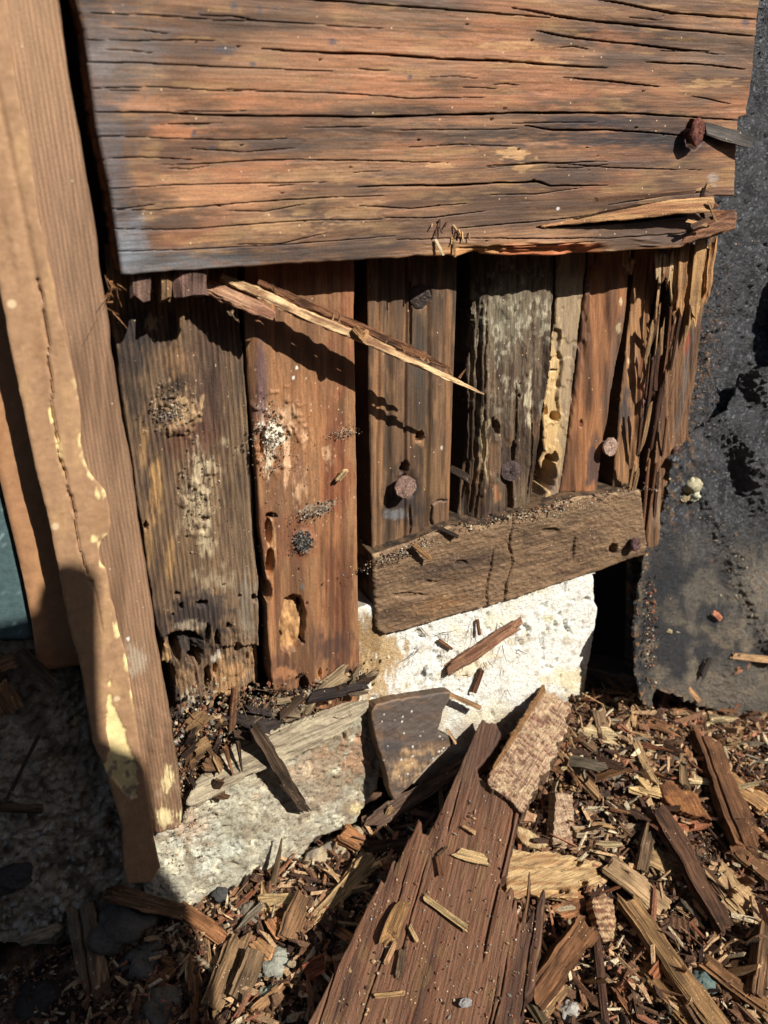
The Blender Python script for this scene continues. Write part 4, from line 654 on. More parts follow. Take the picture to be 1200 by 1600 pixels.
# ================================================================== FELT
def felt_h(g):
    H = .0042*px_noise(g, 46, 170, 3, 281)+.0008*px_noise(g, 14, 12, 3, 282)+.0016*np.maximum(px_noise(g, 5.0, 5.4, 2, 283), -.2)
    return H
def felt_c(g):
    Z = g.u[..., None]*0; c = lin(62, 62, 65, .9)+Z; c = mix(c, lin(20, 20, 23, .8)+Z, ss(-.2, .4, px_noise(g, 14, 14, 4, 291))); c = mix(c, lin(104, 100, 98, .8)+Z, ss(.1, .5, px_noise(g, 5, 6, 4, 292))*.5)
    e = ss(60, 5, np.abs(g.px-1100+(g.py-430)*.19)-8); c = mix(c, lin(150, 112, 72, .85)+Z, ss(.14, .3, px_noise(g, 6, 6, 4, 293))*e*ss(440, 520, g.py)*.8); c = mix(c, lin(150, 150, 154, .9)+Z, ss(.42, .6, px_noise(g, 2.4, 2.6, 2, 297))*.8); return c
def felt_c2(g):
    Z = g.u[..., None]*0; c = lin(104, 94, 80, .85)+Z; c = mix(c, lin(40, 39, 38, .8)+Z, ss(-.1, .4, px_noise(g, 50, 36, 4, 294))*ss(1160, 900, g.py)); c = mix(c, lin(34, 34, 36)+Z, ss(.05, -.25, px_noise(g, 40, 60, 4, 298)+(g.py-930)*.0012-.15)*.9); c = mix(c, lin(138, 122, 98, .85)+Z, ss(.0, .45, px_noise(g, 30, 24, 4, 295))*ss(850, 1050, g.py)*.9)
    c = mix(c, lin(176, 128, 80, .85)+Z, ss(.2, .34, px_noise(g, 7, 7, 4, 296))*(ss(.006, .001, g.d)*.9+.35*ss(1140, 1200, g.px+(g.py-900)*.2)*ss(700, 800, g.py)*ss(1050, 900, g.py)))
    c = stain(c, g, 1180, 930, 60, 60, lin(140, 130, 112), .5, .5, .7, .9); c = stain(c, g, 1100, 1080, 100, 30, lin(126, 112, 92), .5); return mix(c, felt_c(g), ss(900, 780, g.py+40*px_noise(g, 40, 40, 3, 77)))
felt = empty('tar_paper', tuple(wp(1120, 1100, .0)), 'torn black tar paper hanging at the right of the wall, its lower end curling forward', 'tar paper')
f_a = slab('upper_sheet', [(1000, -80), (1300, -80), (1300, 1050), (980, 1050)], wall(.006), .0022, (.0007, .0007), felt_h, felt_c, M_felt, felt, ragged=0)
def bulge(x, y):
    """how far (m) the lower flap stands forward of the wall"""
    bl = .020*ss(860, 1130, y)*(.65+.35*ss(1250, 1000, x))+.015*np.exp(-((x-1000-(y-850)*.02)/70)**2)*ss(820, 940, y)
    bl = bl+.0045*np.exp(-((x-1190+(y-1000)*-.5)/46)**2)-.007*np.exp(-((x-1125-(y-880)*.42)/26)**2)*ss(700, 800, y)*ss(1140, 1040, y)
    bl = bl+.0016*np.sin((x+(y-900)*-.25)/17.+2*np.sin(y/70.))*ss(880, 760, y)*ss(1050, 1110, x)+.0022*np.sin((x*.6+y*.9)/21.)*ss(900, 980, y)
    return bl+.006*ss(1130, 1200, x)*ss(930, 700, y)
def fold(pl, u, v, h):
    P = pl.w(u, v, h); x, y = to_px(pl.w(u, v)); bl = bulge(x, y)
    return P+(CAM-P)*(bl/(P[:, 1]-CAM[1]))[:, None]
def fw(x, y, off=.0015): return wp(x, y, -.001-float(bulge(np.float64(x), np.float64(y)))-off)
f_b = slab('lower_flap', [(1160, 585), (1180, 578), (1330, 560), (1330, 1190), (1260, 1160), (1200, 1142), (1150, 1128), (1100, 1108), (1050, 1085), (1030, 1082), (1018, 1112), (1000, 1100), (992, 1040), (990, 980), (996, 930), (1006, 880), (1016, 840), (1040, 770), (1046, 720), (1100, 660), (1140, 640)], wall(-.001), .0024, (.0007, .0007), felt_h, felt_c2, M_felt, felt, ragged=.0022, rscale=.004, warp=fold, side=lin(60, 52, 44, .8))
f_b['label'] = 'grey dusty lower flap curling towards the ground'
def rib_warp(pl, u, v, h):
    P = pl.w(u, v, h); x, y = to_px(pl.w(u, v)); P[:, 1] -= .030*np.sin(np.clip((u-u.min())/(u.max()-u.min()), 0, 1)*math.pi); return P
slab('shade_fold', [(1262, -80), (1420, -80), (1420, 700), (1215, 600), (1240, 300)], wall(.002), .0022, .0015, felt_h, felt_c, M_felt, felt, warp=rib_warp)  # fold added out of view to throw a shadow on the upper sheet
# notch in the flap: a torn dark tongue
# pale foam lumps and nail stubs on the felt
fm = empty('foam_lump', tuple(wp(1080, 775, -.01)), 'pale cream double lump of dried foam stuck on the black tar paper', 'foam lump')
def blob(name, c, r, col, mat, parent=None, nu=20, nv=14, amp=.25, sq=(1, 1, 1), seed=0):
    th = np.linspace(0, 2*math.pi, nu, endpoint=False); ph = np.linspace(.12, math.pi-.12, nv); T, Pq = np.meshgrid(th, ph); n = 1+amp*fbm(np.cos(T)*1.3*np.sin(Pq)+seed, np.sin(T)*1.3*np.sin(Pq)+np.cos(Pq)*1.7, 4, seed)+amp*.5*vn(T*3, Pq*4, seed+1)*0
    D = np.stack([np.sin(Pq)*np.cos(T), np.sin(Pq)*np.sin(T), np.cos(Pq)], -1); n = 1+amp*1.3*fbm(D[..., 0]*2+D[..., 2]*1.3+seed*3.1, D[..., 1]*2-D[..., 2], 4, seed)
    V = (D*n[..., None]*A(sq)*r); i = np.arange(nv-1)[:, None]*nu; j = np.arange(nu)[None]; j2 = (j+1) % nu
    F = np.stack([i+nu+j, i+nu+j2, i+j2, i+j], -1).reshape(-1, 4); V = np.vstack([V.reshape(-1, 3), [0, 0, r*sq[2]*.98], [0, 0, -r*sq[2]*.98]]); k = nu*nv
    Ft = np.concatenate([np.stack([np.full(nu, k), np.arange(nu), (np.arange(nu)+1) % nu], 1), np.stack([np.full(nu, k+1), k-nu+(np.arange(nu)+1) % nu, k-nu+np.arange(nu)], 1)])
    C = A(col)*(1+.3*fbm(V[:, 0]/r*2+V[:, 2]/r, V[:, 1]/r*2, 3, seed+4))[:, None]
    return build(name, V+A(c), [F, Ft], C, V+seed*.01, mat, parent, smooth=[1, 1] if r > .003 else [0, 0])
blob('lump', fw(1083, 757), .0042, lin(176, 166, 134), M_stone, fm, amp=.7, sq=(1.1, .8, .8), seed=3)
blob('lump', fw(1084, 773), .0040, lin(180, 178, 150), M_stone, fm, amp=.6, sq=(.9, .8, .8), seed=5)
blob('lump', fw(1068, 778), .0026, lin(150, 130, 100), M_stone, fm, amp=.7, sq=(1.1, .8, .8), seed=7)

# ================================================================== NAILS
def nail(px, py, y, r, lean, label, depth=.012, tint=lin(168, 118, 96, .85), n=(0, -1, 0)):
    c = wp(px, py, y); N = A([lean[0], -1, lean[1]], float); N /= np.linalg.norm(N); t = empty('nail', tuple(c), label, 'nail', 'rusty nails driven into the wall')
    U = np.cross([0, 0, 1], N); U /= np.linalg.norm(U); V = np.cross(N, U); nn = 28; rr = [0, .45, .8, 1., 1.04, 1.0, .85]; hh = [.0004, .0004, .00035, .0001, -.0006, -.0013, -.0015]
    th = np.arange(nn)/nn*2*math.pi; P = []; sd = int(px)
    for q, h in zip(rr, hh):
        ang = q*r*(1+.06*vn(th*2, th*0, sd)+.05*vn(th*5, th*0+q*3, sd)); hz = h*1.0+.0006*vn(th*1.4+q*9, th*0+q*2, sd+1)
        P.append(c+ang[:, None]*(np.cos(th)[:, None]*U+np.sin(th)[:, None]*V)+hz[:, None]*N)
    P = np.array(P); V3 = P.reshape(-1, 3); i = np.arange(len(rr)-1)[:, None]*nn; j = np.arange(nn)[None]; j2 = (j+1) % nn; F = np.stack([i+j, i+nn+j, i+nn+j2, i+j2], -1).reshape(-1, 4)
    cc = tint*.72*(1+.7*fbm(V3[:, 0]/.0012, V3[:, 2]/.0012, 4, sd))[:, None]
    build('head', V3, [F], cc, V3, M_rust, t)
    stick('shank', c-N*.001, c-N*depth, r*.9, r*.9, tint*.5, M_rust, nrm=(1, 0, 0), parent=t, sq=1, rough=.08, end=.05)
    return t
nail(1091, 207, -.0225, .0046, (.35, .05), 'rusty brown nail standing out of the right end of the siding board', tint=lin(150, 92, 76, .85), depth=.02)
nail(634, 761, -.0052, .0047, (-.05, .25), 'rusty pinkish nail low on the narrow grooved stud', tint=lin(176, 140, 122, .85))
nail(657, 464, -.0006, .0044, (-.1, 0), 'dark pitted nail head high on the narrow grooved stud', tint=lin(104, 88, 80, .8))
nail(955, 698, -.0040, .0044, (.1, .2), 'pale pinkish nail standing in the dark gap between two studs', tint=lin(206, 170, 148, .9), depth=.03)
nail(798, 736, .0002, .0046, (-.2, .1), 'nail head rusted flush into the white flecked stud', tint=lin(112, 92, 86, .8))
nail(1058, 706, -.003, .0026, (.3, 0), 'tiny rusty nail beside the last stud against the tar paper', tint=lin(140, 104, 86, .8))
nail(995, 851, -.010, .0032, (.3, .3), 'mauve brown nail at the right end of the sill plate', tint=lin(122, 88, 84, .8))
# ================================================================== SPLINTERS IN FRONT OF THE STUDS
sp = empty('long_splinter', tuple(wp(380, 450, -.012)), 'long pale splinter torn loose and crossing in front of the studs', 'splinter')
pts = [((345, 432), -.010), ((400, 456), -.013), ((470, 489), -.016), ((556, 524), -.019), ((640, 562), -.021), ((700, 590), -.0225), ((756, 616), -.0235)]
W3 = [wp(*p, y) for p, y in pts]
def ribbon(name, W3, ws, ts, col, col2, mat, nrm, parent, seed, seg=60, nc=14, rough=.22):
    W3 = A(W3); s = np.linspace(0, 1, len(W3)); S = np.linspace(0, 1, seg+1); C = np.stack([np.interp(S, s, W3[:, k]) for k in range(3)], 1); wv = np.interp(S, s, ws); tv = np.interp(S, s, ts)
    D = np.gradient(C, axis=0); D /= np.linalg.norm(D, axis=1)[:, None]; n = A(nrm, float); N = n-D*(D@n)[:, None]; N /= np.linalg.norm(N, axis=1)[:, None]; B = np.cross(D, N); th = np.arange(nc)/nc*2*math.pi
    L = np.linalg.norm(W3[-1]-W3[0]); Th, Sg = np.meshgrid(th, S); sup = lambda c: np.sign(c)*np.abs(c)**.5; nz = rough*(fbm(Th*2.2, Sg*L/.006, 4, seed)+.8*vn(Th*2.2, Sg*L/.0025, seed+1))
    X = sup(np.cos(Th))*wv[:, None]/2*(1+nz); Y = sup(np.sin(Th))*tv[:, None]/2*(1+nz)
    P = C[:, None]+X[..., None]*B[:, None]+Y[..., None]*N[:, None]; V = P.reshape(-1, 3); i = np.arange(seg)[:, None]*nc; j = np.arange(nc)[None]; j2 = (j+1) % nc
    F = np.stack([i+j, i+j2, i+nc+j2, i+nc+j], -1).reshape(-1, 4); V = np.vstack([V, C[0], C[-1]]); k = (seg+1)*nc
    Ft = np.concatenate([np.stack([np.full(nc, k), (np.arange(nc)+1) % nc, np.arange(nc)], 1), np.stack([np.full(nc, k+1), seg*nc+np.arange(nc), seg*nc+(np.arange(nc)+1) % nc], 1)])
    Cc = mix(A(col)+V[:-2, :1]*0, A(col2)+V[:-2, :1]*0, ss(-.05, .35, fbm(Th*1.8, Sg*L/.01, 4, seed+2)).reshape(-1)); Cc = np.vstack([Cc, A(col), A(col)])
    gr = np.vstack([np.stack([X, Sg*L, Y], -1).reshape(-1, 3), [0, 0, 0], [0, 0, 0]])+seed*.01
    return build(name, V, [F, Ft], Cc, gr, mat, parent)
ribbon('pale_blade', W3, [.0024, .0030, .0034, .0030, .0026, .0020, .0005], [.0016, .0018, .0018, .0018, .0015, .0012, .0005], lin(226, 184, 130)*1.1, lin(150, 104, 66), M_wood, (.1, -1, .35), sp, 5, rough=.34)
ribbon('rotten_edge', [w_+A([.0012, .0012, .0030]) for w_ in W3[1:6]], [.0018, .0028, .0028, .0030, .0008], [.0014, .0022, .0022, .0024, .0006], lin(136, 88, 54), lin(70, 42, 28), M_deb, (0, -1, .2), sp, 9, rough=.32)
ribbon('knuckle', [wp(553, 512, -.0205), wp(566, 526, -.0215), wp(574, 516, -.021)], [.002, .003, .001], [.002, .003, .001], lin(196, 142, 88), lin(130, 84, 50), M_deb, (0, -1, 0), sp, 19, seg=14, rough=.4)
for k in range(10):
    r = np.random.default_rng(40+k); t = r.uniform(.15, .92); i = t*6; a = W3[int(i)]*(1-i % 1)+W3[int(i)+1]*(i % 1)
    stick('barb', a+A([0, 0, .002]), a+A([r.uniform(-.003, .003), r.uniform(-.002, .002), r.uniform(.003, .006)]), .0011, .0006, lin(170, 120, 74), M_wood, nrm=(0, -1, 0), parent=sp, seg=4, nc=6, taper=(1, .2))
o = ribbon('short_splinter', [wp(322, 447, -.008), wp(370, 468, -.012), wp(428, 494, -.0155)], [.0048, .0052, .0036], [.0026, .0028, .002], lin(190, 140, 104), lin(150, 98, 70), M_wood, (.1, -1, .2), None, 15, seg=26, rough=.25)
tag(o, 'short pinkish splinter poking out below the siding, left of the long pale one', 'splinter')
for k, (x, y, rr, h_, lb) in enumerate(((222, 458, .0048, .006, 'leftmost stub of broken wood under the siding edge'), (258, 462, .0032, .008, 'narrow pale stub of broken wood between two wider stubs'), (297, 455, .0058, .006, 'widest rounded stub of broken wood under the siding edge'))):
    o = stick('wood_stub', wp(x, 420, -.012), wp(x, y+6, -.0135), rr*(1.3, 1.3, 1.7)[k], rr*1.2, [lin(142, 108, 92), lin(186, 140, 96), lin(150, 112, 98)][k]*.9, M_deb, nrm=(0, -1, 0), end=.25, sq=.6); tag(o, lb, 'wood stub')
# insects' frass and crumbs on the wall + rotted foot bits are built below
# ================================================================== BIG PLANK ON THE RUBBLE
a_, b_ = wp(770, 1125, -.012), CAM+px_ray(650, 1600)*.305
pw = plane3(b_, b_+A([.095, -.093, .004]), a_)
BP = [(752, 1121), (765, 1128), (776, 1128), (784, 1146), (766, 1178), (746, 1200), (748, 1212), (760, 1222), (790, 1248), (811, 1271), (800, 1320), (790, 1366), (784, 1372), (783, 1384), (790, 1392), (798, 1378), (804, 1404), (806, 1398), (809, 1420), (812, 1440), (822, 1400), (826, 1358), (829, 1362), (828, 1400), (822, 1440), (838, 1410), (850, 1385), (853, 1394), (850, 1430), (846, 1480), (840, 1500), (838, 1540), (822, 1560), (812, 1600), (790, 1700), (430, 1700), (470, 1615), (500, 1560), (540, 1480), (570, 1420), (592, 1378), (595, 1372), (600, 1376), (612, 1345), (617, 1342), (620, 1346), (640, 1305), (654, 1276), (660, 1284), (659, 1300), (668, 1302), (690, 1258), (702, 1232), (725, 1180), (740, 1145)]
def bp_t(g): return (g.px-(1600-g.py)*.0)  # unused
def h_bp(g):
    # along-grain ridges follow the slab's v axis
    H = .0007*fbm(g.u/.016, g.v/.10, 3, 301)+.0003*fbm(g.u/.003, g.v/.06, 3, 302)+.0003*fbm(g.u/.0008, g.v/.012, 3, 303)
    r = np.random.default_rng(77)
    for k in range(15):
        u0 = r.uniform(-.045, .05); v0 = r.uniform(-.03, .10); L = r.uniform(.03, .09); wd = r.uniform(.0003, .0007)
        w_ = u0+.0010*fbm(g.v/.02, g.v*0+k, 3, 310+k)+r.uniform(-.01, .01)*(g.v-v0); m = ss(0, .01, g.v-v0)*ss(0, .02, v0+L-g.v)
        H = H-.0024*m*ss(wd*1.1, wd*.3, np.abs(g.u-w_))
    return H
def c_bp(g):
    Z = g.u[..., None]*0; c = lin(128, 86, 60, .95)+Z; c = mix(c, lin(88, 58, 42, .9)+Z, ss(-.2, .4, fbm(g.u/.006, g.v/.07, 4, 321))); c = mix(c, lin(134, 82, 50, .85)+Z, ss(.0, .4, fbm(g.u/.0016, g.v/.03, 4, 322))*.6)
    c = mix(c, lin(140, 104, 62, .85)+Z, ss(.15, .45, fbm(g.u/.004, g.v/.009, 4, 323))*.45); c = mix(c, lin(80, 58, 50, .8)+Z, ss(1300, 1180, g.py+20*px_noise(g, 20, 20, 3, 3))*.6); return c
bp = slab('plank', BP, pw, .009, (.00036, .0005), h_bp, c_bp, M_wood, ragged=.0006, rscale=.0015, rstretch=8, bev=.0008, side=lin(78, 50, 34, .8), sidenoise=.0006)
tag(bp, 'big dark reddish brown cracked plank with a broken top end, leaning over the rubble', 'plank')
def on_bp(px, py, h=0.): u, v = pw.px(px, py); return pw.O+u*pw.U+v*pw.V+h*pw.N
# ---- end grain chunk
cp = plane3(CAM+px_ray(775, 1235)*.372, CAM+px_ray(822, 1262)*.366, CAM+px_ray(868, 1080)*.425)
EG = [(752, 1214), (760, 1216), (790, 1160), (822, 1108), (848, 1066), (853, 1072), (858, 1082), (868, 1080), (880, 1092), (895, 1100), (893, 1112), (884, 1122), (888, 1136), (882, 1154), (872, 1160), (874, 1178), (862, 1190), (858, 1204), (846, 1212), (842, 1232), (832, 1240), (828, 1258), (818, 1272), (806, 1262), (790, 1246), (770, 1232)]
def h_eg(g):
    a = g.px*.77+g.py*.64; b = -g.px*.64+g.py*.77; return .0011*fbm(a/16, b/2.6, 3, 5)+.0006*px_noise(g, 6, 6, 4, 332)+.0006*px_noise(g, 20, 20, 3, 4)+.0022*ss(.0030, .0016, np.abs(g.u-g.u.min()-0)*0+pl_dist(g.px, g.py, [(753, 1213), (790, 1158), (848, 1066)])[0]*.0003)
def c_eg(g):
    Z = g.u[..., None]*0; a = g.px*.77+g.py*.64; b = -g.px*.64+g.py*.77; c = lin(206, 166, 132, .88)+Z; c = mix(c, lin(140, 92, 70, .85)+Z, ss(.1, -.35, fbm(a/16, b/2.6, 3, 5))*.85); c = mix(c, lin(228, 194, 150, .95)+Z, ss(.0, .4, px_noise(g, 14, 5, 4, 333))*.6)
    D = pl_dist(g.px, g.py, [(753, 1213), (790, 1158), (848, 1066)])[0]; c = mix(c, lin(150, 106, 62, .85)+Z, ss(13, 9, D)); return c
eg = slab('broken_block', EG, cp, .010, .00042, h_eg, c_eg, M_deb, ragged=.0010, rscale=.0022, side=lin(88, 60, 42, .8), sidenoise=.0009)
tag(eg, 'broken wood block with pinkish end grain, propped on the top of the big plank', 'wood block')
# ---- dark board chunk beside the stained block
dp = plane3(wp(618, 1250, -.022), wp(583, 1108, -.012), wp(706, 1082, -.0105)); 
if dp.N@FW > 0: dp = Pl(dp.O, dp.V, dp.U)
def c_dc(g):
    Z = g.u[..., None]*0; c = lin(92, 78, 70, .85)+Z; c = mix(c, lin(120, 92, 70, .85)+Z, ss(-.2, .5, px_noise(g, 60, 16, 4, 341))); c = stain(c, g, 640, 1195, 40, 26, lin(182, 142, 96), .8, -.4, .8, .8); c = stain(c, g, 610, 1170, 20, 46, lin(58, 54, 58), .6); c = fleck(c, g, 26, 590, 700, 1095, 1240, lin(220, 214, 200), 4, 1, 2.4, .9); return mix(c, lin(150, 108, 66)+Z, ss(.0010, .0003, g.d)*.5*ss(-.2, .3, px_noise(g, 16, 16, 3, 6)))
dc = slab('dark_offcut', [(580, 1113), (588, 1100), (620, 1092), (660, 1086), (706, 1080), (704, 1094), (694, 1108), (690, 1128), (684, 1142), (700, 1150), (716, 1158), (680, 1186), (645, 1225), (617, 1253), (608, 1232), (604, 1205), (592, 1170), (584, 1140)], dp, .006, .00045, lambda g: .0004*px_noise(g, 50, 12, 4, 5)+.0003*px_noise(g, 6, 6, 3, 6), c_dc, M_smooth, grain='h', ragged=.0004, side=lin(80, 58, 40, .8))
tag(dc, 'dark grey brown offcut of board leaning on the white foundation right of the stained block', 'offcut')
# ================================================================== SINGLE PIECES IN THE RUBBLE
def wpx(P, w_px): return w_px*((A(P)-CAM)@FW)/FPX
def piece(name, a, b, w_px, t, col, label, cat, offa=.003, offb=.003, col2=None, mat=None, **k):
    p0, p1 = hit(*a, offa), hit(*b, offb); m = (p0+p1)/2
    o = stick(name, p0, p1, wpx(m, w_px), t, A(col)*.92, mat or M_deb, nrm=k.pop('nrm', (.1, -.55, .8)), col2=col2, **k); tag(o, label, cat); return o
big = dict(seg=46, nc=26, rough=.24)
PC = [
 ('stick', (585, 1287), (738, 1186), 22, .004, lin(120, 92, 74), 'grey brown stick lying from the rubble up to the big plank, under the dark offcut', 'stick', .006, .014, dict(end=.5)),
 ('stick', (1024, 1264), (1002, 1360), 19, .003, lin(130, 100, 72), 'short upright grey brown stick above the tan split board', 'stick', .010, .007, {}),
 ('branch', (896, 1300), (1034, 1290), 13, .004, lin(172, 146, 114), 'pale smooth curved twig lying across the rubble above the holed pale board', 'twig', .005, .005, dict(bend=-.06, sq=.9)),
 ('split_board', (950, 1350), (1036, 1420), 36, .004, lin(196, 156, 110), 'short tan split board with a square top end, right of the holed pale board', 'wood piece', .008, .005, dict(end=.12, rough=.08)),
 ('brown_stick', (912, 1448), (830, 1560), 34, .008, lin(140, 92, 54), 'thick orange brown stick leaning against the right edge of the big plank', 'stick', .010, .007, dict(end=.2)),
 ('twig', (930, 1450), (946, 1610), 15, .0032, lin(94, 62, 44), 'straight dark brown twig pointing down to the bottom edge right of the big plank', 'twig', .006, .006, dict(sq=1, rough=.06, nrm=(0, -.5, .8))),
 ('slat', (982, 1412), (1125, 1612), 36, .004, lin(172, 128, 78), 'longest tan slat running diagonally down to the bottom right', 'slat', .008, .008, dict(end=.35, rough=.14)),
 ('slat', (1003, 1510), (1092, 1612), 26, .003, lin(178, 130, 76), 'narrow yellowish slat just left of the longest tan slat', 'slat', .006, .006, dict(end=.6)),
 ('slat', (1026, 1266), (1135, 1452), 27, .004, lin(104, 70, 48), 'long dark slat running diagonally through the middle of the right rubble', 'slat', .012, .008, dict(end=.3)),
 ('brown_board', (1098, 1150), (1166, 1325), 42, .006, lin(126, 82, 48), 'thick dark brown board propped below the tar paper flap', 'wood piece', .010, .010, dict(end=.3, rough=.2)),
 ('slat', (1128, 1212), (1200, 1262), 24, .004, lin(206, 152, 92), 'bright tan slat reaching the right edge behind the thick brown board', 'slat', .006, .006, dict(end=.3)),
 ('wedge', (1005, 1332), (1068, 1364), 26, .003, lin(196, 156, 104), 'pale wedge of wood behind the foot of the short upright stick', 'wood piece', .006, .004, dict(end=.5)),
 ('slat', (1098, 1504), (1216, 1592), 24, .004, lin(160, 112, 68), 'brown slat in the bottom right corner', 'slat', .006, .006, dict(end=.3)),
 ('shard', (1062, 1170), (1068, 1228), 17, .003, lin(142, 110, 74), 'small pointed shard standing above the orange slab', 'shard', .008, .006, dict(taper=(.2, 1.2))),
 ('shard', (1000, 1226), (1046, 1240), 22, .003, lin(218, 176, 114), 'pale broken shard left of the orange slab', 'shard', .008, .006, dict(end=.7)),
 ('shard', (934, 1110), (946, 1158), 20, .004, lin(152, 118, 84), 'upright brown shard at the foot of the dark hollow right of the foundation', 'shard', .006, .004, {}),
 ('shard', (902, 1150), (930, 1170), 16, .003, lin(120, 90, 62), 'small dark shard right of the pinkish end grain block', 'shard', .006, .004, {}),
 ('stick', (990, 1160), (1022, 1225), 14, .003, lin(186, 146, 98), 'thin tan stick in the upper rubble right of the end grain block', 'stick', .006, .006, dict(end=.5)),
 ('stick', (872, 1178), (930, 1240), 13, .003, lin(170, 128, 84), 'thin tan stick slanting down from the end grain block', 'stick', .006, .006, dict(end=.5)),
 ('red_strip', (1047, 1060), (1030, 1116), 15, .0025, lin(124, 90, 82), 'smooth mauve strip standing against the tar paper flap', 'strip', .012, .002, dict(end=.05, rough=.03)),
 ('slat', (1082, 1338), (1142, 1420), 20, .004, lin(110, 76, 50), 'dark slat crossing behind the pale crumbly piece', 'slat', .004, .004, {}),
 ('slat', (1146, 1330), (1215, 1385), 24, .004, lin(132, 92, 56), 'brown slat running off the right edge below the thick brown board', 'slat', .006, .006, dict(end=.4)),
 ('crumbly_piece', (1122, 1376), (1168, 1428), 44, .005, lin(214, 170, 116), 'pale crumbly piece of rotten wood near the right edge', 'wood piece', .004, .003, dict(end=.5, rough=.4)),
 ('shard', (1195, 1450), (1182, 1560), 22, .005, lin(128, 92, 60), 'dark shard standing at the right edge above the corner slat', 'shard', .008, .006, {}),
 ('chip', (1000, 1480), (1035, 1520), 30, .003, lin(188, 112, 66), 'orange brown chip right of the straight dark twig', 'wood chip', .004, .004, dict(end=.4)),
 ('chip', (1020, 1525), (1045, 1495), 14, .003, lin(150, 90, 50), 'narrow rust brown chip left of the longest tan slat', 'wood chip', .008, .008, dict(end=.3)),
 ('slat', (985, 1528), (1000, 1600), 16, .003, lin(104, 74, 52), 'short dark slat at the bottom between the twig and the yellowish slat', 'slat', .005, .005, {}),
 ('slat', (965, 1545), (1010, 1612), 22, .003, lin(160, 104, 62), 'orange slat at the bottom edge beside the dark twig', 'slat', .004, .004, {}),
 ('chip', (870, 1425), (905, 1410), 26, .003, lin(168, 110, 66), 'orange chip under the jagged right edge of the big plank', 'wood chip', .003, .003, dict(end=.4)),
 ('stick', (846, 1590), (882, 1545), 12, .003, lin(196, 150, 100), 'thin pale stick under the thick orange brown stick', 'stick', .004, .004, {}),
 ('branch', (822, 1555), (850, 1600), 20, .006, lin(112, 92, 62), 'short round olive branch at the foot of the big plank', 'branch', .004, .004, dict(sq=1, rough=.08)),
 # left of the plank
 ('shard', (575, 1348), (480, 1446), 34, .004, lin(196, 156, 104), 'large pale shard propped in the shade left of the big plank', 'shard', .010, .005, dict(taper=(.9, .3), end=.6)),
 ('chip', (404, 1412), (466, 1408), 20, .003, lin(206, 168, 112), 'pale flat chip lying just below the concrete', 'wood chip', .006, .006, dict(end=.15)),
 ('slat', (398, 1428), (450, 1424), 18, .003, lin(168, 118, 72), 'brown slat under the pale flat chip', 'slat', .003, .003, {}),
 ('slat', (476, 1402), (448, 1468), 30, .004, lin(150, 108, 70), 'short brown slat leaning beside the pale flat chip', 'slat', .009, .005, dict(end=.15)),
 ('chip', (424, 1440), (438, 1462), 20, .002, lin(226, 150, 90), 'small bright orange chip below the pale flat chip', 'wood chip', .006, .006, dict(end=.3)),
 ('chip', (400, 1470), (424, 1494), 22, .002, lin(220, 160, 100), 'light orange chip between the two dusty sticks', 'wood chip', .006, .006, dict(end=.4)),
 ('stick', (374, 1465), (330, 1575), 28, .005, lin(152, 116, 78), 'left of two dusty sticks lying side by side at the shadow edge', 'stick', .007, .007, dict(end=.4)),
 ('stick', (398, 1490), (368, 1562), 32, .007, lin(138, 108, 76), 'right of two dusty sticks, wider and shorter', 'stick', .009, .007, dict(end=.15)),
 ('chip', (478, 1520), (506, 1505), 22, .003, lin(176, 94, 56), 'square red brown chip beside the left edge of the big plank', 'wood chip', .006, .008, dict(end=.08)),
 ('strip', (288, 1424), (350, 1468), 20, .003, lin(176, 116, 68), 'orange strip coming out of the shadow below the concrete corner', 'strip', .006, .006, dict(end=.5)),
 ('strip', (172, 1396), (290, 1428), 22, .003, lin(130, 96, 66), 'brown strip lying in the shadow below the door frame', 'strip', .006, .006, dict(end=.4)),
 ('slat', (500, 1430), (540, 1390), 22, .004, lin(120, 84, 56), 'dark slat behind the large pale shard', 'slat', .003, .005, {}),
 ('stick', (395, 1590), (440, 1550), 26, .004, lin(170, 124, 80), 'brown stick at the bottom left of the green grey stone', 'stick', .005, .005, dict(end=.2)),
 ('stick', (505, 1402), (585, 1385), 16, .004, lin(96, 66, 46), 'dark stick in the hollow under the concrete block', 'stick', .004, .004, {}),
 ('shard', (535, 1300), (565, 1318), 24, .006, lin(184, 122, 70), 'orange shard wedged at the lower right corner of the stained block', 'shard', .012, .006, dict(end=.4)),
 ('stick', (560, 1330), (640, 1318), 18, .004, lin(100, 68, 46), 'dark stick under the grey brown stick', 'stick', .004, .006, {}),
 ('stick', (600, 1290), (612, 1262), 14, .004, lin(190, 150, 100), 'small pale stub beside the grey brown stick', 'stick', .003, .006, {}),
 # shade, lower left
 ('stick', (60, 1150), (5, 1260), 4, .001, lin(100, 80, 60), 'hair thin twig on the shaded concrete', 'twig', .002, .002, {}),
 ('stick', (0, 1262), (66, 1264), 12, .003, lin(110, 84, 60), 'short stick against the shaded concrete at the left edge', 'stick', .004, .004, {}),
 ('strip', (38, 1470), (88, 1452), 14, .002, lin(176, 150, 118), 'pale chip in the shade left of the long split batten', 'wood chip', .004, .004, dict(end=.6)),
]
for nm, a, b, w_, t_, cl, lb, ct, oa, ob, kw in PC:
    k = dict(big); k.update(kw); piece(nm, a, b, w_, t_, cl, lb, ct, oa, ob, **k)
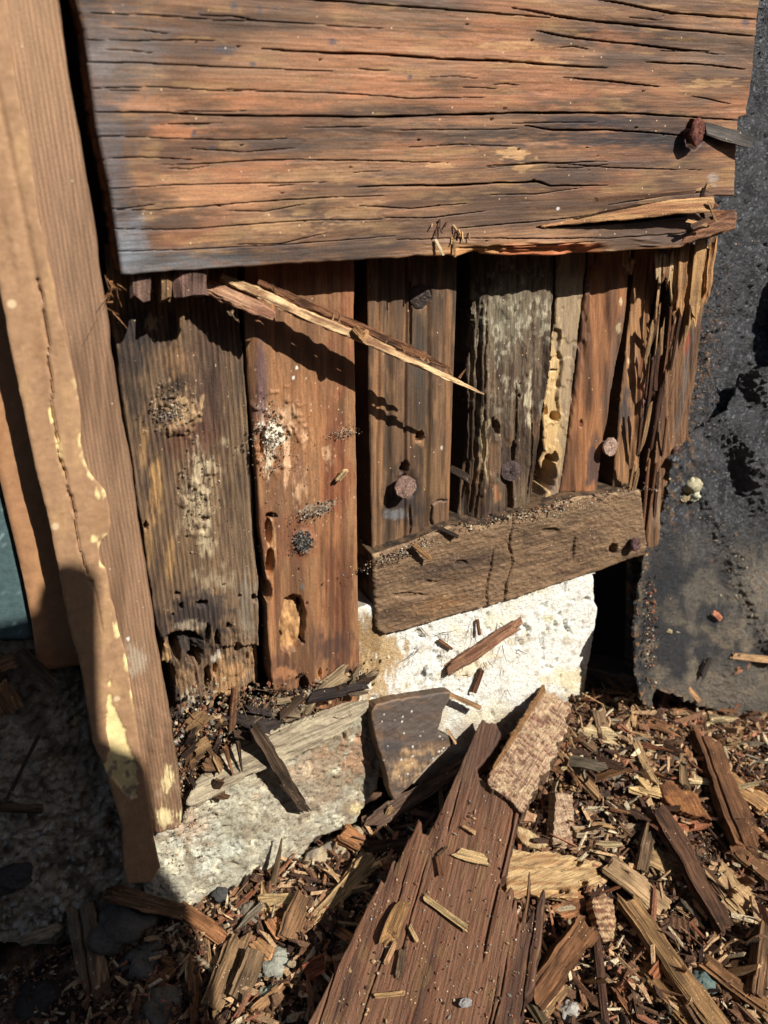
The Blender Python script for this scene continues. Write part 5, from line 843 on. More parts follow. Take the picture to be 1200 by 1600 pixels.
# twigs on the left wall face
def wstick(nm, a, ya, b, yb, w_px, t_, cl, lb, ct, **k):
    p0, p1 = wp(*a, ya), wp(*b, yb); o = stick(nm, p0, p1, wpx((p0+p1)/2, w_px), t_, A(cl)*.92, M_deb, nrm=(0, -1, .3), **{**dict(seg=24, nc=14), **k}); tag(o, lb, ct); return o
wstick('stick', (398, 1140), -.0155, (474, 1262), -.0105, 15, .0035, lin(96, 74, 56), 'dark thin stick leaning on the stained concrete block', 'stick', end=1.0, rough=.3)
wstick('twig', (439, 1222), -.013, (462, 1250), -.012, 6, .002, lin(110, 86, 66), 'tiny twig under the dark thin stick', 'twig')
wstick('twig', (366, 1075), -.006, (361, 1138), -.010, 10, .003, lin(140, 92, 62), 'short upright reddish twig at the foot of the left stud', 'twig', end=.4)
wstick('twig', (352, 1168), -.013, (364, 1210), -.014, 8, .002, lin(160, 104, 60), 'small orange twig standing on the grey sill remnant', 'twig', taper=(1, .3))
wstick('twig', (372, 1160), -.013, (378, 1204), -.014, 6, .002, lin(90, 66, 48), 'small dark twig standing on the grey sill remnant', 'twig', taper=(1, .3))
wstick('twig', (440, 1310), -.012, (424, 1390), -.016, 9, .002, lin(120, 94, 66), 'thin twig leaning on the lower edge of the stained block', 'twig', taper=(.2, 1.4))
wstick('twig', (296, 1192), -.012, (330, 1174), -.010, 5, .001, lin(150, 108, 70), 'thin twig in the rotten hollow beside the door frame', 'twig')
# splinters against the white concrete
wstick('splinter', (702, 1044), -.0058, (806, 978), -.009, 19, .003, lin(170, 120, 88), 'pinkish brown splinter lying slantwise on the white foundation', 'splinter', end=.8, col2=lin(120, 76, 54))
wstick('splinter', (746, 968), -.005, (750, 992), -.006, 5, .001, lin(140, 90, 56), 'tiny brown splinter above the slanting splinter', 'splinter')
wstick('splinter', (700, 1084), -.008, (750, 1106), -.010, 7, .0018, lin(176, 132, 88), 'thin tan splinter at the top corner of the dark offcut', 'splinter')
wstick('splinter', (740, 1082), -.006, (752, 1046), -.005, 7, .0018, lin(120, 76, 46), 'small brown splinter standing on the thin tan splinter', 'splinter')
wstick('splinter', (686, 1000), -.005, (706, 1014), -.005, 5, .001, lin(150, 100, 60), 'hair like splinter left of the slanting splinter', 'splinter')
wstick('splinter', (698, 1140), -.014, (712, 1162), -.018, 4, .001, lin(190, 146, 100), 'thin splinter on the dark offcut', 'splinter')
for k in range(40):     # bristles of rotten fibre left on the white wall: nobody could count them
    pass
# fibres on white wall as one stuff object and crumbs are below
# ---- holed pale board, orange slab, striped blocks (outlined pieces)
def flat(nm, poly, off, T, res, hf, cf, lb, ct, nrm=(.05, -.5, .85), mat=None, ref=None, **k):
    cx = np.mean([p[0] for p in poly]); cyy = np.mean([p[1] for p in poly]); P = hit(cx, cyy, off); n = A(nrm, float); n /= np.linalg.norm(n); U = A([1, 0, 0])-n*n[0]; U /= np.linalg.norm(U); V = np.cross(n, U)
    o = slab(nm, poly, Pl(P, U, V), T, res, hf, cf, mat or M_deb, **k); tag(o, lb, ct); return o
def c_two(a, b, sx, sy, s): return lambda g: mix(A(a)*.92+g.u[..., None]*0, A(b)*.92+g.u[..., None]*0, ss(-.2, .35, px_noise(g, sx, sy, 4, s)))
def h_pb(g):
    H = .0010*px_noise(g, 50, 8, 4, 401)
    for x, y, rx, ry in ((906, 1347, 6, 6), (912, 1378, 8, 6), (868, 1392, 26, 5)): H = dent(H, g, x, y, rx, ry, .006, .3, .3)
    H = crack(H, g, [(800, 1352), (850, 1358), (920, 1358)], 1.6, .002, 3); return crack(H, g, [(810, 1376), (870, 1374), (940, 1366)], 1.6, .002, 4)
flat('holed_board', [(788, 1322), (815, 1328), (850, 1329), (890, 1334), (935, 1344), (945, 1350), (936, 1360), (948, 1368), (930, 1386), (910, 1384), (904, 1396), (912, 1406), (880, 1404), (830, 1400), (812, 1408), (790, 1400)], .009, .004, .0005, h_pb, c_two(lin(216, 176, 120), lin(176, 128, 80), 50, 6, 402), 'pale tan rotten board with small round holes, right of the big plank', 'wood piece', grain='h', ragged=.0010, side=lin(130, 90, 56))
flat('orange_slab', [(1030, 1224), (1052, 1218), (1068, 1232), (1092, 1240), (1102, 1262), (1116, 1284), (1100, 1280), (1076, 1272), (1050, 1262), (1036, 1246)], .012, .004, .0006, lambda g: .0014*px_noise(g, 30, 10, 4, 411), c_two(lin(158, 100, 50), lin(112, 68, 38), 20, 10, 412), 'orange brown splintered slab in the middle of the right rubble', 'wood piece', ragged=.0012)
strp = lambda g: .0008*fbm(g.px/9, g.py/1.8, 3, 5)+.0006*px_noise(g, 5, 5, 3, 3)
cst = lambda a, b: (lambda g: mix(A(a)*.92+g.u[..., None]*0, A(b)*.92+g.u[..., None]*0, ss(.1, -.3, fbm(g.px/9, g.py/1.8, 3, 5))))
flat('wood_block', [(868, 1238), (880, 1236), (897, 1240), (900, 1280), (896, 1322), (880, 1328), (864, 1324), (866, 1280)], .009, .006, .0005, strp, cst(lin(206, 172, 138), lin(150, 112, 86)), 'small upright block with pale pinkish end grain below the large end grain block', 'wood block', ragged=.0008, nrm=(.1, -.8, .6))
flat('wood_block', [(926, 1400), (945, 1394), (960, 1404), (966, 1440), (962, 1468), (944, 1472), (934, 1450), (926, 1420)], .009, .007, .0005, lambda g: .0003*np.sin(g.py/1.7+4*px_noise(g, 12, 8, 3, 5))+.0006*px_noise(g, 5, 5, 3, 3), lambda g: mix(lin(212, 170, 124, .9)+g.u[..., None]*0, lin(140, 92, 66, .9)+g.u[..., None]*0, ss(-.3, .6, np.sin(g.py/1.7+4*px_noise(g, 12, 8, 3, 5)))), 'block with wavy pale and brown growth rings under the holed pale board', 'wood block', ragged=.0008)
flat('wood_block', [(1028, 1436), (1060, 1430), (1092, 1446), (1094, 1476), (1064, 1472), (1034, 1462)], .005, .006, .0006, lambda g: 0.0005*np.sin(g.px/1.4+2*px_noise(g, 12, 8, 3, 5))+.0005*px_noise(g, 5, 5, 3, 3), lambda g: mix(lin(128, 88, 58, .9)+g.u[..., None]*0, lin(74, 48, 34, .9)+g.u[..., None]*0, ss(-.3, .6, np.sin(g.px/1.4+2*px_noise(g, 12, 8, 3, 5)))), 'dark block with upright stripes right of the longest tan slat', 'wood block', ragged=.001)
flat('pale_wedge', [(806, 1288), (820, 1292), (846, 1306), (866, 1326), (850, 1328), (824, 1322), (808, 1308)], .008, .004, .0005, lambda g: .0012*px_noise(g, 8, 14, 4, 421), c_two(lin(214, 180, 128), lin(176, 130, 86), 10, 10, 422), 'pale wedge of wood tucked under the right edge of the big plank', 'wood piece', ragged=.0008)
flat('pale_wedge', [(806, 1272), (824, 1264), (840, 1272), (838, 1284), (820, 1284)], .016, .003, .0005, lambda g: .0008*px_noise(g, 8, 8, 4, 431), c_two(lin(224, 180, 140), lin(190, 140, 100), 10, 10, 432), 'small pinkish crumb like wedge just under the end grain block', 'wood piece', ragged=.0006)
flat('concrete_fragment', [(472, 1352), (480, 1332), (510, 1318), (540, 1298), (560, 1290), (572, 1300), (565, 1318), (540, 1335), (500, 1360), (450, 1388), (440, 1384)], .006, .010, .0006, lambda g: .0016*px_noise(g, 14, 12, 4, 441)+.0008*px_noise(g, 4, 4, 3, 4), c_two(lin(176, 156, 124), lin(132, 120, 104), 18, 12, 442), 'broken concrete fragment lying in front of the stained block', 'concrete fragment', nrm=(-.1, -.75, .65), mat=M_conc, ragged=.001)
btt = [(90, 1344), (100, 1350), (112, 1356), (124, 1350), (136, 1346), (144, 1385), (152, 1430), (168, 1500), (186, 1604), (190, 1680), (150, 1680), (140, 1600), (128, 1545), (114, 1505), (106, 1460), (98, 1400)]
def h_bt(g): H = .0010*px_noise(g, 12, 60, 4, 451); H = crack(H, g, [(112, 1356), (122, 1420), (134, 1500), (150, 1610)], 2.6, .003, 4); return H-.0016*ss(1480, 1496, g.py+6*px_noise(g, 6, 8, 2, 3))*ss(128, 118, g.px-(g.py-1480)*.22)
def c_bt(g):
    Z = g.u[..., None]*0; c = lin(150, 116, 82, .85)+Z; c = mix(c, lin(104, 78, 56, .85)+Z, ss(-.2, .4, px_noise(g, 16, 40, 4, 452))); c = stain(c, g, 120, 1440, 30, 60, lin(120, 108, 92), .5, 0, .8); c = mix(c, lin(196, 140, 84, .9)+Z, ss(1480, 1496, g.py+6*px_noise(g, 6, 8, 2, 3))*ss(.0, .4, px_noise(g, 8, 60, 3, 4))*.9); return c
flat('batten', btt, .016, .006, (.00045, .0006), h_bt, c_bt, 'long split batten standing out of the shade in the lower left corner', 'batten', nrm=(0, -.62, .78), ragged=.0006, side=lin(80, 58, 40), mat=M_wood)
wstick('stick', (0, 1040), -.008, (28, 1028), -.007, 22, .005, lin(150, 106, 68), 'stub of brown wood at the left edge under the teal door', 'stick', end=.2)
wstick('stick', (30, 1018), -.008, (84, 1072), -.014, 17, .005, lin(104, 80, 60), 'dark stick slanting on the shaded concrete under the door stop', 'stick', end=.3)
wstick('shard', (-4, 1070), -.010, (16, 1104), -.010, 30, .003, lin(170, 124, 78), 'brown flake at the left edge on the shaded concrete', 'shard', end=.4)
# ---- stones
def stone(px, py, r_px, col, lb, off=.002, sq=(1, .9, .7), seed=1, mat=None):
    P = hit(px, py, off); o = blob('stone', P, wpx(P, r_px), A(col)*.9, mat or M_stone, amp=.42, sq=sq, seed=seed, nu=30, nv=22); tag(o, lb, 'stone', 'stones in the rubble'); return o
stone(428, 1505, 26, lin(150, 148, 132), 'pale green grey stone left of the big plank, the upper of two', sq=(1, .8, .6), seed=2)
stone(424, 1556, 20, lin(156, 160, 138), 'pale greenish stone left of the big plank, the lower of two', sq=(1, .8, .8), seed=3)
stone(192, 1440, 46, lin(92, 84, 74), 'largest grey stone in the shade right of the long split batten', sq=(1, .8, .55), seed=4)
stone(222, 1505, 34, lin(100, 92, 82), 'rounded grey stone in the shade below the largest one', sq=(1, .8, .6), seed=5)
stone(246, 1580, 38, lin(98, 90, 80), 'grey stone at the bottom edge right of the split batten', sq=(1, .9, .6), seed=6)
stone(1098, 1536, 22, lin(96, 112, 106), 'blue green stone beside the longest tan slat', sq=(1, .9, .7), seed=7)
stone(890, 1582, 18, lin(170, 162, 150), 'pale stone right of the foot of the big plank', seed=8)
stone(1042, 1592, 14, lin(160, 146, 120), 'cream stone between the two slats at the bottom edge', seed=9)
stone(950, 1510, 10, lin(130, 130, 116), 'dull grey green stone beside the straight dark twig', seed=10)
stone(20, 1370, 30, lin(66, 60, 54), 'dark stone at the left edge in the shade', seed=12, sq=(1, .8, .5))
stone(60, 1560, 34, lin(60, 54, 48), 'dark stone left of the split batten in the bottom corner', seed=13, sq=(1, .8, .5))
stone(345, 1398, 12, lin(70, 68, 66), 'dark slate like stone at the bottom of the stained block', seed=14)
stone(388, 1428, 20, lin(120, 108, 92), 'brown grey lump beside the pale flat chip', seed=15)
P = on_bp(728, 1570, .002); o = blob('stone', P, wpx(P, 9), lin(140, 136, 132), M_stone, amp=.3, sq=(1.2, .8, .6), seed=22); tag(o, 'small grey pebble lying on the big plank', 'stone')
# ---- chips lying on the big plank
for a, b, w_, cl, lb in (((718, 1335), (762, 1346), 16, lin(222, 182, 124), 'pale blunt chip on the upper part of the big plank'), ((664, 1404), (728, 1452), 9, lin(224, 186, 124), 'long thin pale chip across the middle of the big plank'),
                         ((632, 1416), (612, 1468), 22, lin(172, 126, 74), 'thick tan lump of bark on the big plank'), ((631, 1484), (624, 1528), 10, lin(130, 102, 76), 'grey brown chip below the tan lump on the big plank'),
                         ((588, 1559), (630, 1554), 7, lin(206, 160, 104), 'thin pale chip near the lower left of the big plank'), ((618, 1476), (604, 1506), 6, lin(196, 146, 100), 'narrow slanting chip left of the grey brown chip on the plank'), ((640, 1450), (652, 1474), 6, lin(222, 180, 120), 'small pale sliver right of the tan lump on the plank'),
                         ((685, 1342), (690, 1370), 6, lin(150, 96, 60), 'small reddish sliver left of the pale blunt chip'), ((686, 1340), (700, 1328), 6, lin(150, 110, 76), 'tiny bent sliver above the reddish one on the plank'), ((724, 1294), (742, 1304), 6, lin(210, 160, 110), 'tiny tan sliver high on the big plank')):
    p0, p1 = on_bp(*a, .0012), on_bp(*b, .0016); o = stick('wood_chip', p0, p1, wpx(p0, w_), .004 if w_ > 20 else .0012, cl*.92, M_deb, nrm=tuple(pw.N), end=.5, seg=16, nc=12, rough=.22); tag(o, lb, 'wood chip')
# ================================================================== SMALL CHIPS, EACH ITS OWN OBJECT
PAL = [(lin(206, 160, 104), 'tan'), (lin(150, 100, 60), 'brown'), (lin(92, 62, 44), 'dark brown'), (lin(176, 104, 64), 'orange'), (lin(224, 192, 140), 'pale'), (lin(150, 132, 110), 'greyish')]
PW = [.26, .24, .18, .10, .12, .10]
r = np.random.default_rng(2024); cnt = 0
BPX = A([(p[0], p[1]) for p in BP])
while cnt < 285:
    x = r.uniform(.07, .33) if r.random() < .74 else r.uniform(-.125, .0)
    y = -.004-abs(r.normal(0, .05)) if x > 0 else r.uniform(-.12, -.014)
    if y < -.15: continue
    P = A([x, y, float(TH(x, y))]); px, py = to_px(P)
    if not (-30 < px < 1230 and 1060 < py < 1640): continue
    if poly_sd(A([px]), A([py]), BP)[0] > -4: continue
    if 235 < px < 600 and py < 1380-(px-300)*.3 + 22: continue
    L = r.uniform(.004, .011) if r.random() < .62 else r.uniform(.011, .026)
    an = r.normal(-.9, .9) if px > 800 else r.normal(.9, .8); w_ = L*r.uniform(.10, .34); t_ = r.uniform(.0006, .0020)
    tl = r.normal(0, .22); d = A([math.cos(an), math.sin(an), 0]); d[2] = tl; d /= np.linalg.norm(d)
    z = r.uniform(.0005, .0065); p0 = P+A([0, 0, z])-d*L/2; p1 = P+A([0, 0, z])+d*L/2
    if max(p0[1], p1[1]) > -.002: continue
    k = r.choice(6, p=PW); cl, nm = PAL[k]
    reg = 'in the shade at the lower left' if px < 300 else 'in the rubble left of the big plank' if px < 700 else ('in the rubble close under the tar paper' if py < 1300 else 'in the lower right rubble')
    nr = A([r.normal(0, .35), r.normal(-.3, .35), 1.])
    shp = 'slender' if w_/L < .18 else 'broad' if w_/L > .27 else 'stubby' if L < .007 else 'plain'; sz = 'tiny' if L < .0065 else 'small' if L < .013 else 'longish'; nm = '%s %s %s' % (sz, shp, nm)
    reg = reg if px < 700 or py < 1300 else 'in the lower right rubble beside the big plank' if px < 960 else 'in the lower right corner rubble'
    o = stick('wood_chip', p0, p1, w_, t_, cl*r.uniform(.75, 1.02), M_deb, nrm=nr, seg=14, nc=12, end=r.uniform(.5, 1.3), rough=.32, sq=r.choice([.3, .5, .8]), taper=(r.uniform(.6, 1.1), r.uniform(.3, 1.1)))
    tag(o, '%s wood chip %s' % (nm, reg), 'wood chip', '%s wood chips %s' % (nm, reg)); cnt += 1
# ================================================================== CRUMBS (uncountable)
def crumbs(name, P, R, cols, seed, label, cat, elong=1.0):
    r = np.random.default_rng(seed); n = len(P); base = A([[1, 0, 0], [-1, 0, 0], [0, 1, 0], [0, -1, 0], [0, 0, 1], [0, 0, -1]], float)
    F0 = A([[0, 2, 4], [2, 1, 4], [1, 3, 4], [3, 0, 4], [2, 0, 5], [1, 2, 5], [3, 1, 5], [0, 3, 5]])
    if elong > 4:
        base = A([[-1, -1, -.6], [-1, 1, -.6], [-1, 1, .6], [-1, -1, .6], [1, -1, -.6], [1, 1, -.6], [1, 1, .6], [1, -1, .6]], float)
        F0 = A([[0, 2, 1], [0, 3, 2], [4, 5, 6], [4, 6, 7], [0, 1, 5], [0, 5, 4], [1, 2, 6], [1, 6, 5], [2, 3, 7], [2, 7, 6], [3, 0, 4], [3, 4, 7]])
    nb = len(base); S = R[:, None]*r.uniform(.45, 1.2, (n, 3)); S[:, 0] *= 1+(elong-1)*r.random(n)**2; V = base[None]*S[:, None]*(r.uniform(.6, 1.3, (n, nb, 1)) if elong <= 4 else r.uniform(.35, 1.25, (n, nb, 3)))
    q = r.normal(size=(n, 4)); q[:, 1:3] *= .45 if elong > 1.5 else 1; q /= np.linalg.norm(q, axis=1)[:, None]; w_, x, y, z = q.T
    M = np.stack([1-2*(y*y+z*z), 2*(x*y-z*w_), 2*(x*z+y*w_), 2*(x*y+z*w_), 1-2*(x*x+z*z), 2*(y*z-x*w_), 2*(x*z-y*w_), 2*(y*z+x*w_), 1-2*(x*x+y*y)], -1).reshape(n, 3, 3)
    V = np.einsum('nij,nkj->nki', M, V)+P[:, None]; F = (F0[None]+np.arange(n)[:, None, None]*nb).reshape(-1, 3)
    C = cols[r.integers(0, len(cols), n)]*r.uniform(.6, 1.1, (n, 1)); C = np.repeat(C, nb, 0); V = V.reshape(-1, 3)
    o = build(name, V, [F], C, V, M_dirt); tag(o, label, cat, kind='stuff'); return o
pal = A([lin(206, 160, 104), lin(150, 100, 60), lin(92, 62, 44), lin(70, 48, 36), lin(170, 104, 64), lin(226, 200, 150), lin(120, 84, 54), lin(180, 170, 150), lin(60, 46, 40)])
r = np.random.default_rng(5); n = 60000; x = r.uniform(-.2, .36, n); y = r.uniform(-.17, -.002, n); cl_ = fbm(x/.02, y/.02, 3, 61); kp_ = r.random(n) < .55+.9*cl_; x, y = x[kp_], y[kp_]; R = .00035+.0013*r.random(len(x))**3.0
crumbs('wood_crumbs', np.stack([x, y, THn(x, y)+R*.3], 1), R, pal, 6, 'fine wood crumbs and grit covering the ground below the wall', 'crumbs', 1.6)
n = 7500; x = r.uniform(-.17, .34, n); y = -r.random(n)**1.3*.16-.003; R = .0004+.0008*r.random(n)**2
crumbs('wood_slivers', np.stack([x, y, THn(x, y)+.0012+.003*r.random(n)], 1), R, pal[[0, 1, 2, 3, 5, 6]], 8, 'thin loose slivers strewn over the rubble', 'slivers', 9.)
n = 9000; x = r.uniform(-.15, .33, n); y = -r.random(n)**1.2*.15-.006; R = .0007+.0013*r.random(n)**2.5
crumbs('wood_flakes', np.stack([x, y, THn(x, y)+.001+.0025*r.random(n)], 1), R, pal[[0, 1, 1, 2, 3, 6, 6, 6]], 18, 'loose broken wood flakes between the larger chips', 'flakes', 5.)
n = 4200; x = r.uniform(-.15, .33, n); y = -r.random(n)**1.1*.15-.008; R = .0007+.0011*r.random(n)**1.5
kk = poly_sd(*to_px(np.stack([x, y, THn(x, y)], 1)), [(240, 1260), (600, 1100), (600, 1290), (330, 1420)]) < 0; x, y, R = x[kk], y[kk], R[kk]
crumbs('wood_splinters', np.stack([x, y, THn(x, y)+.001+.0055*r.random(len(x))], 1), R, pal[[0, 0, 0, 1, 1, 4, 5, 6, 2]]*1.12, 28, 'dense mat of thin torn splinters filling the rubble', 'splinters', 9.)
def pxcloud(n, cx, cyy, sx, sy, rot, yy, seed):
    r = np.random.default_rng(seed); a, b = r.normal(0, sx, n), r.normal(0, sy, n); X = cx+a*math.cos(rot)-b*math.sin(rot); Y = cyy+a*math.sin(rot)+b*math.cos(rot)
    rr = np.stack([px_ray(p, q) for p, q in zip(X, Y)]); yy = -.001-bulge(X, Y)-.0008 if yy is None else yy; return CAM+rr*((yy-CAM[1])/rr[:, 1])[:, None]
grey = A([lin(180, 160, 130), lin(130, 110, 86), lin(96, 78, 60), lin(200, 182, 150), lin(160, 126, 90)])
def cl(n, cx, cyy, sx, sy, rot, yy, R0, R1, pa, seed, lb, nm='frass'):
    P = pxcloud(n, cx, cyy, sx, sy, rot, yy, seed); r = np.random.default_rng(seed); P[:, 1] += r.normal(0, .0004, n); crumbs(nm, P, R0+(R1-R0)*r.random(n)**2.5, pa, seed, lb, 'crumbs')
cl(420, 268, 640, 18, 16, .3, -.0006, .0002, .0007, grey, 31, 'patch of insect droppings high on the leftmost wide stud')
cl(420, 312, 770, 16, 40, 0, -.0004, .0002, .0008, grey, 32, 'pale crusty crumbs down the middle of the leftmost wide stud')
cl(700, 408, 740, 6, 90, -.04, .0010, .0002, .0009, grey, 33, 'crumbs caked in the gap between the two left studs')
cl(380, 428, 685, 16, 26, 0, -.0057, .0002, .0007, A([lin(216, 200, 172), lin(190, 160, 124), lin(120, 96, 74)]), 34, 'white crumbs on the upper part of the orange brown stud')
cl(260, 492, 800, 20, 6, -.35, -.0053, .0002, .0007, grey, 35, 'streak of grey crumbs across the orange brown stud')
cl(260, 474, 848, 8, 8, 0, -.0057, .0002, .0008, A([lin(96, 90, 80), lin(60, 56, 52), lin(140, 130, 116)]), 36, 'dark round heap of frass on the orange brown stud')
cl(140, 540, 676, 12, 5, 0, -.0053, .0002, .0006, grey, 37, 'few grey crumbs near the right edge of the orange brown stud')
cl(200, 460, 740, 40, 60, 0, -.0050, .00012, .0004, grey, 38, 'fine dust specks scattered on the orange brown stud')
cl(1100, 360, 1128, 56, 22, -.35, -.0070, .0003, .0016, pal, 41, 'rotten crumbs at the foot of the leftmost wide stud')
cl(900, 300, 1180, 18, 44, .2, -.0080, .0003, .0016, pal, 42, 'rotten wood mush in the hollow beside the door frame', 'rotten_mush')
cl(700, 470, 1092, 60, 8, -.36, -.0085, .0003, .0015, np.vstack([pal, grey]), 43, 'crumbs and dust along the top of the stained foundation block')
cl(900, 650, 856, 42, 5, -.37, -.0062, .0002, .0008, np.vstack([pal, grey]), 44, 'sawdust on the left end of the sill plate')
cl(1100, 870, 794, 76, 5, -.2, -.0062, .0002, .0010, np.vstack([pal, A([PALE, PALE])]), 45, 'pale sawdust along the right half of the sill plate')
cl(300, 300, 1270, 24, 60, .2, -.0085, .0002, .0007, A([lin(206, 150, 104), lin(220, 196, 150), lin(150, 104, 70)]), 46, 'orange dust on the concrete beside the foot of the door frame')
cl(260, 1016, 985, 7, 50, .0, None, .0003, .0012, pal, 47, 'brown crumbs along the torn left edge of the tar paper flap')
cl(420, 1100, 560, 14, 70, .2, .0035, .0003, .0009, pal[[0, 1, 3, 6]], 48, 'brown crumbs on the tar paper beside the last stud')
cl(240, 1150, 900, 24, 70, -.5, None, .0003, .0010, pal, 49, 'brown crumbs down the fold of the tar paper flap')
cl(220, 680, 1400, 90, 90, 0, -.05, .0003, .0006, pal, 50, 'x') if 0 else None
# crumbs on the plank
r = np.random.default_rng(9); n = 900; X = r.uniform(500, 840, n); Y = r.uniform(1230, 1620, n); ok = poly_sd(X, Y, BP) > 6; X, Y = X[ok], Y[ok]; P = np.array([on_bp(a, b, .0004) for a, b in zip(X, Y)])
crumbs('wood_crumbs', P, .00018+.0008*r.random(len(P))**4, pal[[0, 0, 5, 4, 2, 7]], 10, 'tiny pale crumbs sprinkled over the big dark plank', 'crumbs', 2.)
# bristles on the white wall and hairs at the frame
def bristles(nm, n, cx, cyy, sx, sy, yy, L0, L1, col, lb, seed, down=.6):
    r = np.random.default_rng(seed); P = pxcloud(n, cx, cyy, sx, sy, 0, yy, seed); V = []; F = []
    for i, p in enumerate(P):
        d = A([r.normal(0, .5), -abs(r.normal(.5, .3)), r.normal(-down, .4)]); d /= np.linalg.norm(d); L = r.uniform(L0, L1); q = r.normal(size=3)*.35; w_ = r.uniform(.0001, .00028); a = np.cross(d, [0, .3, 1]); a /= np.linalg.norm(a); b = np.cross(d, a); k = len(V)
        for t in (0, .5, 1): c = p+d*L*t+q*L*t*t*.5; s = w_*(1-.6*t); V += [c+a*s, c-a*s*.5+b*s, c-a*s*.5-b*s]
        for m in (0, 3): F += [[k+m+j, k+m+(j+1) % 3, k+m+3+(j+1) % 3, k+m+3+j] for j in range(3)]
    V = A(V); o = build(nm, V, [A(F)], np.tile(A(col), (len(V), 1)), V, M_deb); tag(o, lb, 'fibres', kind='stuff')
bristles('rotten_fibres', 34, 700, 1000, 44, 36, -.0045, .003, .009, lin(110, 76, 50), 'brown fibres bristling from the white foundation under the sill plate', 60)
bristles('rotten_fibres', 16, 770, 1030, 14, 40, -.0045, .003, .008, lin(96, 70, 50), 'brown fibres on the white foundation right of the slanting splinter', 61)
bristles('rotten_fibres', 40, 300, 1175, 16, 30, -.009, .003, .010, lin(150, 104, 66), 'curly fibres in the rotten hollow beside the door frame', 62)
bristles('rotten_fibres', 14, 168, 445, 6, 26, -.014, .003, .008, lin(176, 120, 72), 'frayed hairs on the right edge of the door frame near the siding corner', 63)
bristles('rotten_fibres', 34, 1035, 600, 10, 80, .004, .003, .007, lin(160, 96, 58), 'cross fibres in the torn core between the last studs', 64, 0.)
bristles('rotten_fibres', 60, 440, 1092, 44, 10, -.008, .003, .008, lin(130, 100, 70), 'broken fibres along the foot of the two left studs', 65)
# rotten chunks at the foot of the left studs
r = np.random.default_rng(71)
LBL = 0
for k in range(26):
    x = r.uniform(335, 570); y = 1150-(x-335)*.32+r.uniform(-26, 10); p0 = wp(x, y, -.006-r.random()*.005); an = r.uniform(-.6, 1.2); L = r.uniform(.005, .014); p1 = p0+A([math.cos(an)*L, -.003*r.random(), math.sin(an)*L])
    o = stick('rotten_fragment', p0, p1, L*r.uniform(.25, .5), .0022, [lin(150, 126, 98), lin(90, 66, 48), lin(186, 156, 116), lin(66, 54, 50)][k % 4]*.9, M_deb, nrm=(0, -1, .6), end=.7, seg=10, nc=10, rough=.35)
    nm = ['greyish', 'dark', 'pale', 'blackened'][k % 4]; tag(o, 'small %s rotten fragment on the ledge below the two left studs' % nm, 'wood fragment', '%s rotten fragments on the ledge' % nm)
for k in range(22):
    x = r.uniform(275, 350); y = r.uniform(1130, 1240); 
    if x < 288+(y-1150)*.05: continue
    p0 = wp(x, y, -.008-r.random()*.005); an = r.uniform(-1.2, 1.2); L = r.uniform(.004, .012); p1 = p0+A([math.cos(an)*L*.6, -.003*r.random(), math.sin(an)*L])
    o = stick('rotten_fragment', p0, p1, L*r.uniform(.25, .5), .0025, [lin(120, 84, 54), lin(72, 52, 40), lin(176, 134, 86)][k % 3]*.9, M_deb, nrm=(0, -1, .5), end=.7, seg=10, nc=10, rough=.4)
    nm = ['brown', 'dark', 'tan'][k % 3]; tag(o, 'small %s rotten fragment in the hollow beside the foot of the door frame' % nm, 'wood fragment', '%s rotten fragments in the hollow' % nm)
# chips on wall / felt
for a, b, ya, yb, w_, cl_, lb in (((528, 750), (540, 735), -.0070, -.0075, 8, lin(226, 186, 128), 'leaf shaped pale chip stuck on the orange brown stud'), ((648, 852), (672, 872), -.009, -.010, 7, lin(206, 150, 90), 'thin tan chip on the left end of the sill plate'), ((690, 826), (715, 838), -.007, -.009, 6, lin(70, 56, 46), 'dark chip on the top edge of the sill plate'), ((710, 735), (732, 748), .004, -.002, 12, lin(84, 66, 52), 'dark stub sticking out of the gap left of the flecked stud'),
                              ((1108, 1030), (1096, 1056), None, None, 12, lin(62, 52, 46), 'dark chip lying on the tar paper flap'), ((1146, 1024), (1215, 1032), None, None, 10, lin(206, 158, 108), 'pale tan splinter at the right edge on the tar paper flap'), ((1118, 958), (1126, 968), None, None, 8, lin(200, 120, 84), 'small orange chip on the tar paper flap'), ((1060, 990), (1042, 985), None, None, 6, lin(190, 170, 130), 'pale speck of wood on the tar paper flap'), ((1150, 1048), (1172, 1040), None, None, 10, lin(150, 100, 66), 'brown chip low on the tar paper flap'), ((1070, 1070), (1092, 1096), None, None, 10, lin(206, 152, 100), 'tan curl of wood at the lower edge of the tar paper flap')):
    p0, p1 = (fw(*a), fw(*b)) if ya is None else (wp(*a, ya), wp(*b, yb)); o = stick('wood_chip', p0, p1, wpx(p0, w_), .0012, cl_*.92, M_deb, nrm=(0, -1, .2), end=.5, seg=10, nc=10); tag(o, lb, 'wood chip')
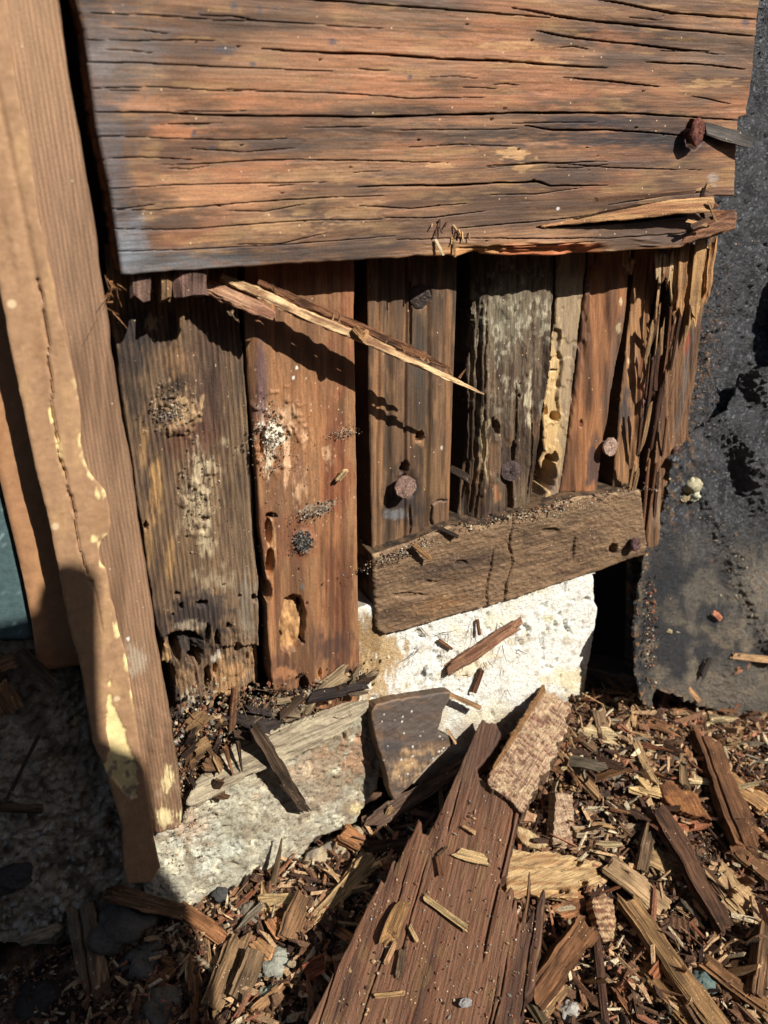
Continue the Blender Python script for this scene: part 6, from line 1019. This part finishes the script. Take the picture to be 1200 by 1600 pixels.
# ================================================================== ADDED UNSEEN BOARD, CUT TO CAST THE LOWER LEFT SHADE
yo = -.40
def sh_pt(px, py, y):
    P = wp(px, py, y) if y is not None else hit(px, py); s = (P[1]-yo)/(-SUN[1]); return P+SUN*s
pts = [sh_pt(88, 888, -.0172), sh_pt(108, 890, -.0172), sh_pt(140, 900, -.0172), sh_pt(151, 915, -.0172), sh_pt(150, 1000, -.0172), sh_pt(152, 1100, -.0172), sh_pt(156, 1163, -.0172), sh_pt(185, 1180, -.0172), sh_pt(215, 1190, -.0172), sh_pt(229, 1212, -.0172), sh_pt(252, 1330, -.0172), sh_pt(286, 1416, -.0065), sh_pt(300, 1480, None), sh_pt(322, 1600, None)]
lefttop = sh_pt(60, 966, -.0055); poly = [(p[0], p[2]) for p in pts]
zb = -.01; last = poly[-1]; poly += [(last[0]-.02, zb), (poly[0][0]-.30, zb), (poly[0][0]-.30, lefttop[2]), (lefttop[0]-.0, lefttop[2])]
ob = slab('shade_board', poly, wall(yo-.003), .006, .004, lambda g: .0006*fbm(g.u/.02, g.v/.2, 3, 5), lambda g: mix(lin(120, 84, 54)+g.u[..., None]*0, lin(90, 62, 42)+g.u[..., None]*0, ss(-.2, .4, fbm(g.u/.01, g.v/.2, 3, 9))), M_wood, local=True, sidenoise=0)
tag(ob, 'added board behind the viewer, cut to cast the shade on the lower left', 'board')

fn = empty('sky_blocker', (0, -1.15, 0), 'added dark boards out of frame behind the viewer, holding back low sky light', 'light blocker')  # row of boards added out of view to darken the shadows
for k in range(16):
    x0 = -1.25+k*.17; o = slab('board', [(x0, -.03), (x0+.164, -.03), (x0+.164, .86+.004*(k % 3)), (x0, .86+.004*(k % 3))], wall(-1.15), .018, .012, lambda g: .0008*fbm(g.u/.02, g.v/.2, 3, 5), lambda g: mix(lin(70, 52, 38)+g.u[..., None]*0, lin(48, 36, 28)+g.u[..., None]*0, ss(-.2, .4, fbm(g.u/.01, g.v/.2, 3, 9+k))), M_wood, fn, local=True, sidenoise=0)
us = slab('siding_board', [(94, -76), (1198, -76), (1262, -620), (-10, -620)], wall(-.0182), .016, (.0016, .0010), lambda g: .0004*fbm(g.px/160, g.py/9, 3, 601), lambda g: mix(lin(158, 112, 76, .9)+g.u[..., None]*0, lin(92, 70, 56, .8)+g.u[..., None]*0, ss(-.2, .45, fbm(g.px/180, g.py/26, 4, 602))), M_smooth, grain='h', bev=.0015)
tag(us, 'next siding board above the top edge of the picture', 'siding board')
slab('upper_casing', [(-108, -62), (13, -62), (-70, -620), (-222, -620)], wall(-.0166), .0055, .0016, None, lambda g: TANP*(1+.06*px_noise(g, 40, 90, 3, 51))[..., None], M_paint, dfm)
slab('upper_edge', [(-10, -62), (87, -62), (14, -620), (-90, -620)], wall(-.0155), .045, .0016, None, lambda g: lin(150, 112, 84, .9)*(1+.1*px_noise(g, 9, 300, 3, 62))[..., None], M_smooth, dfm)
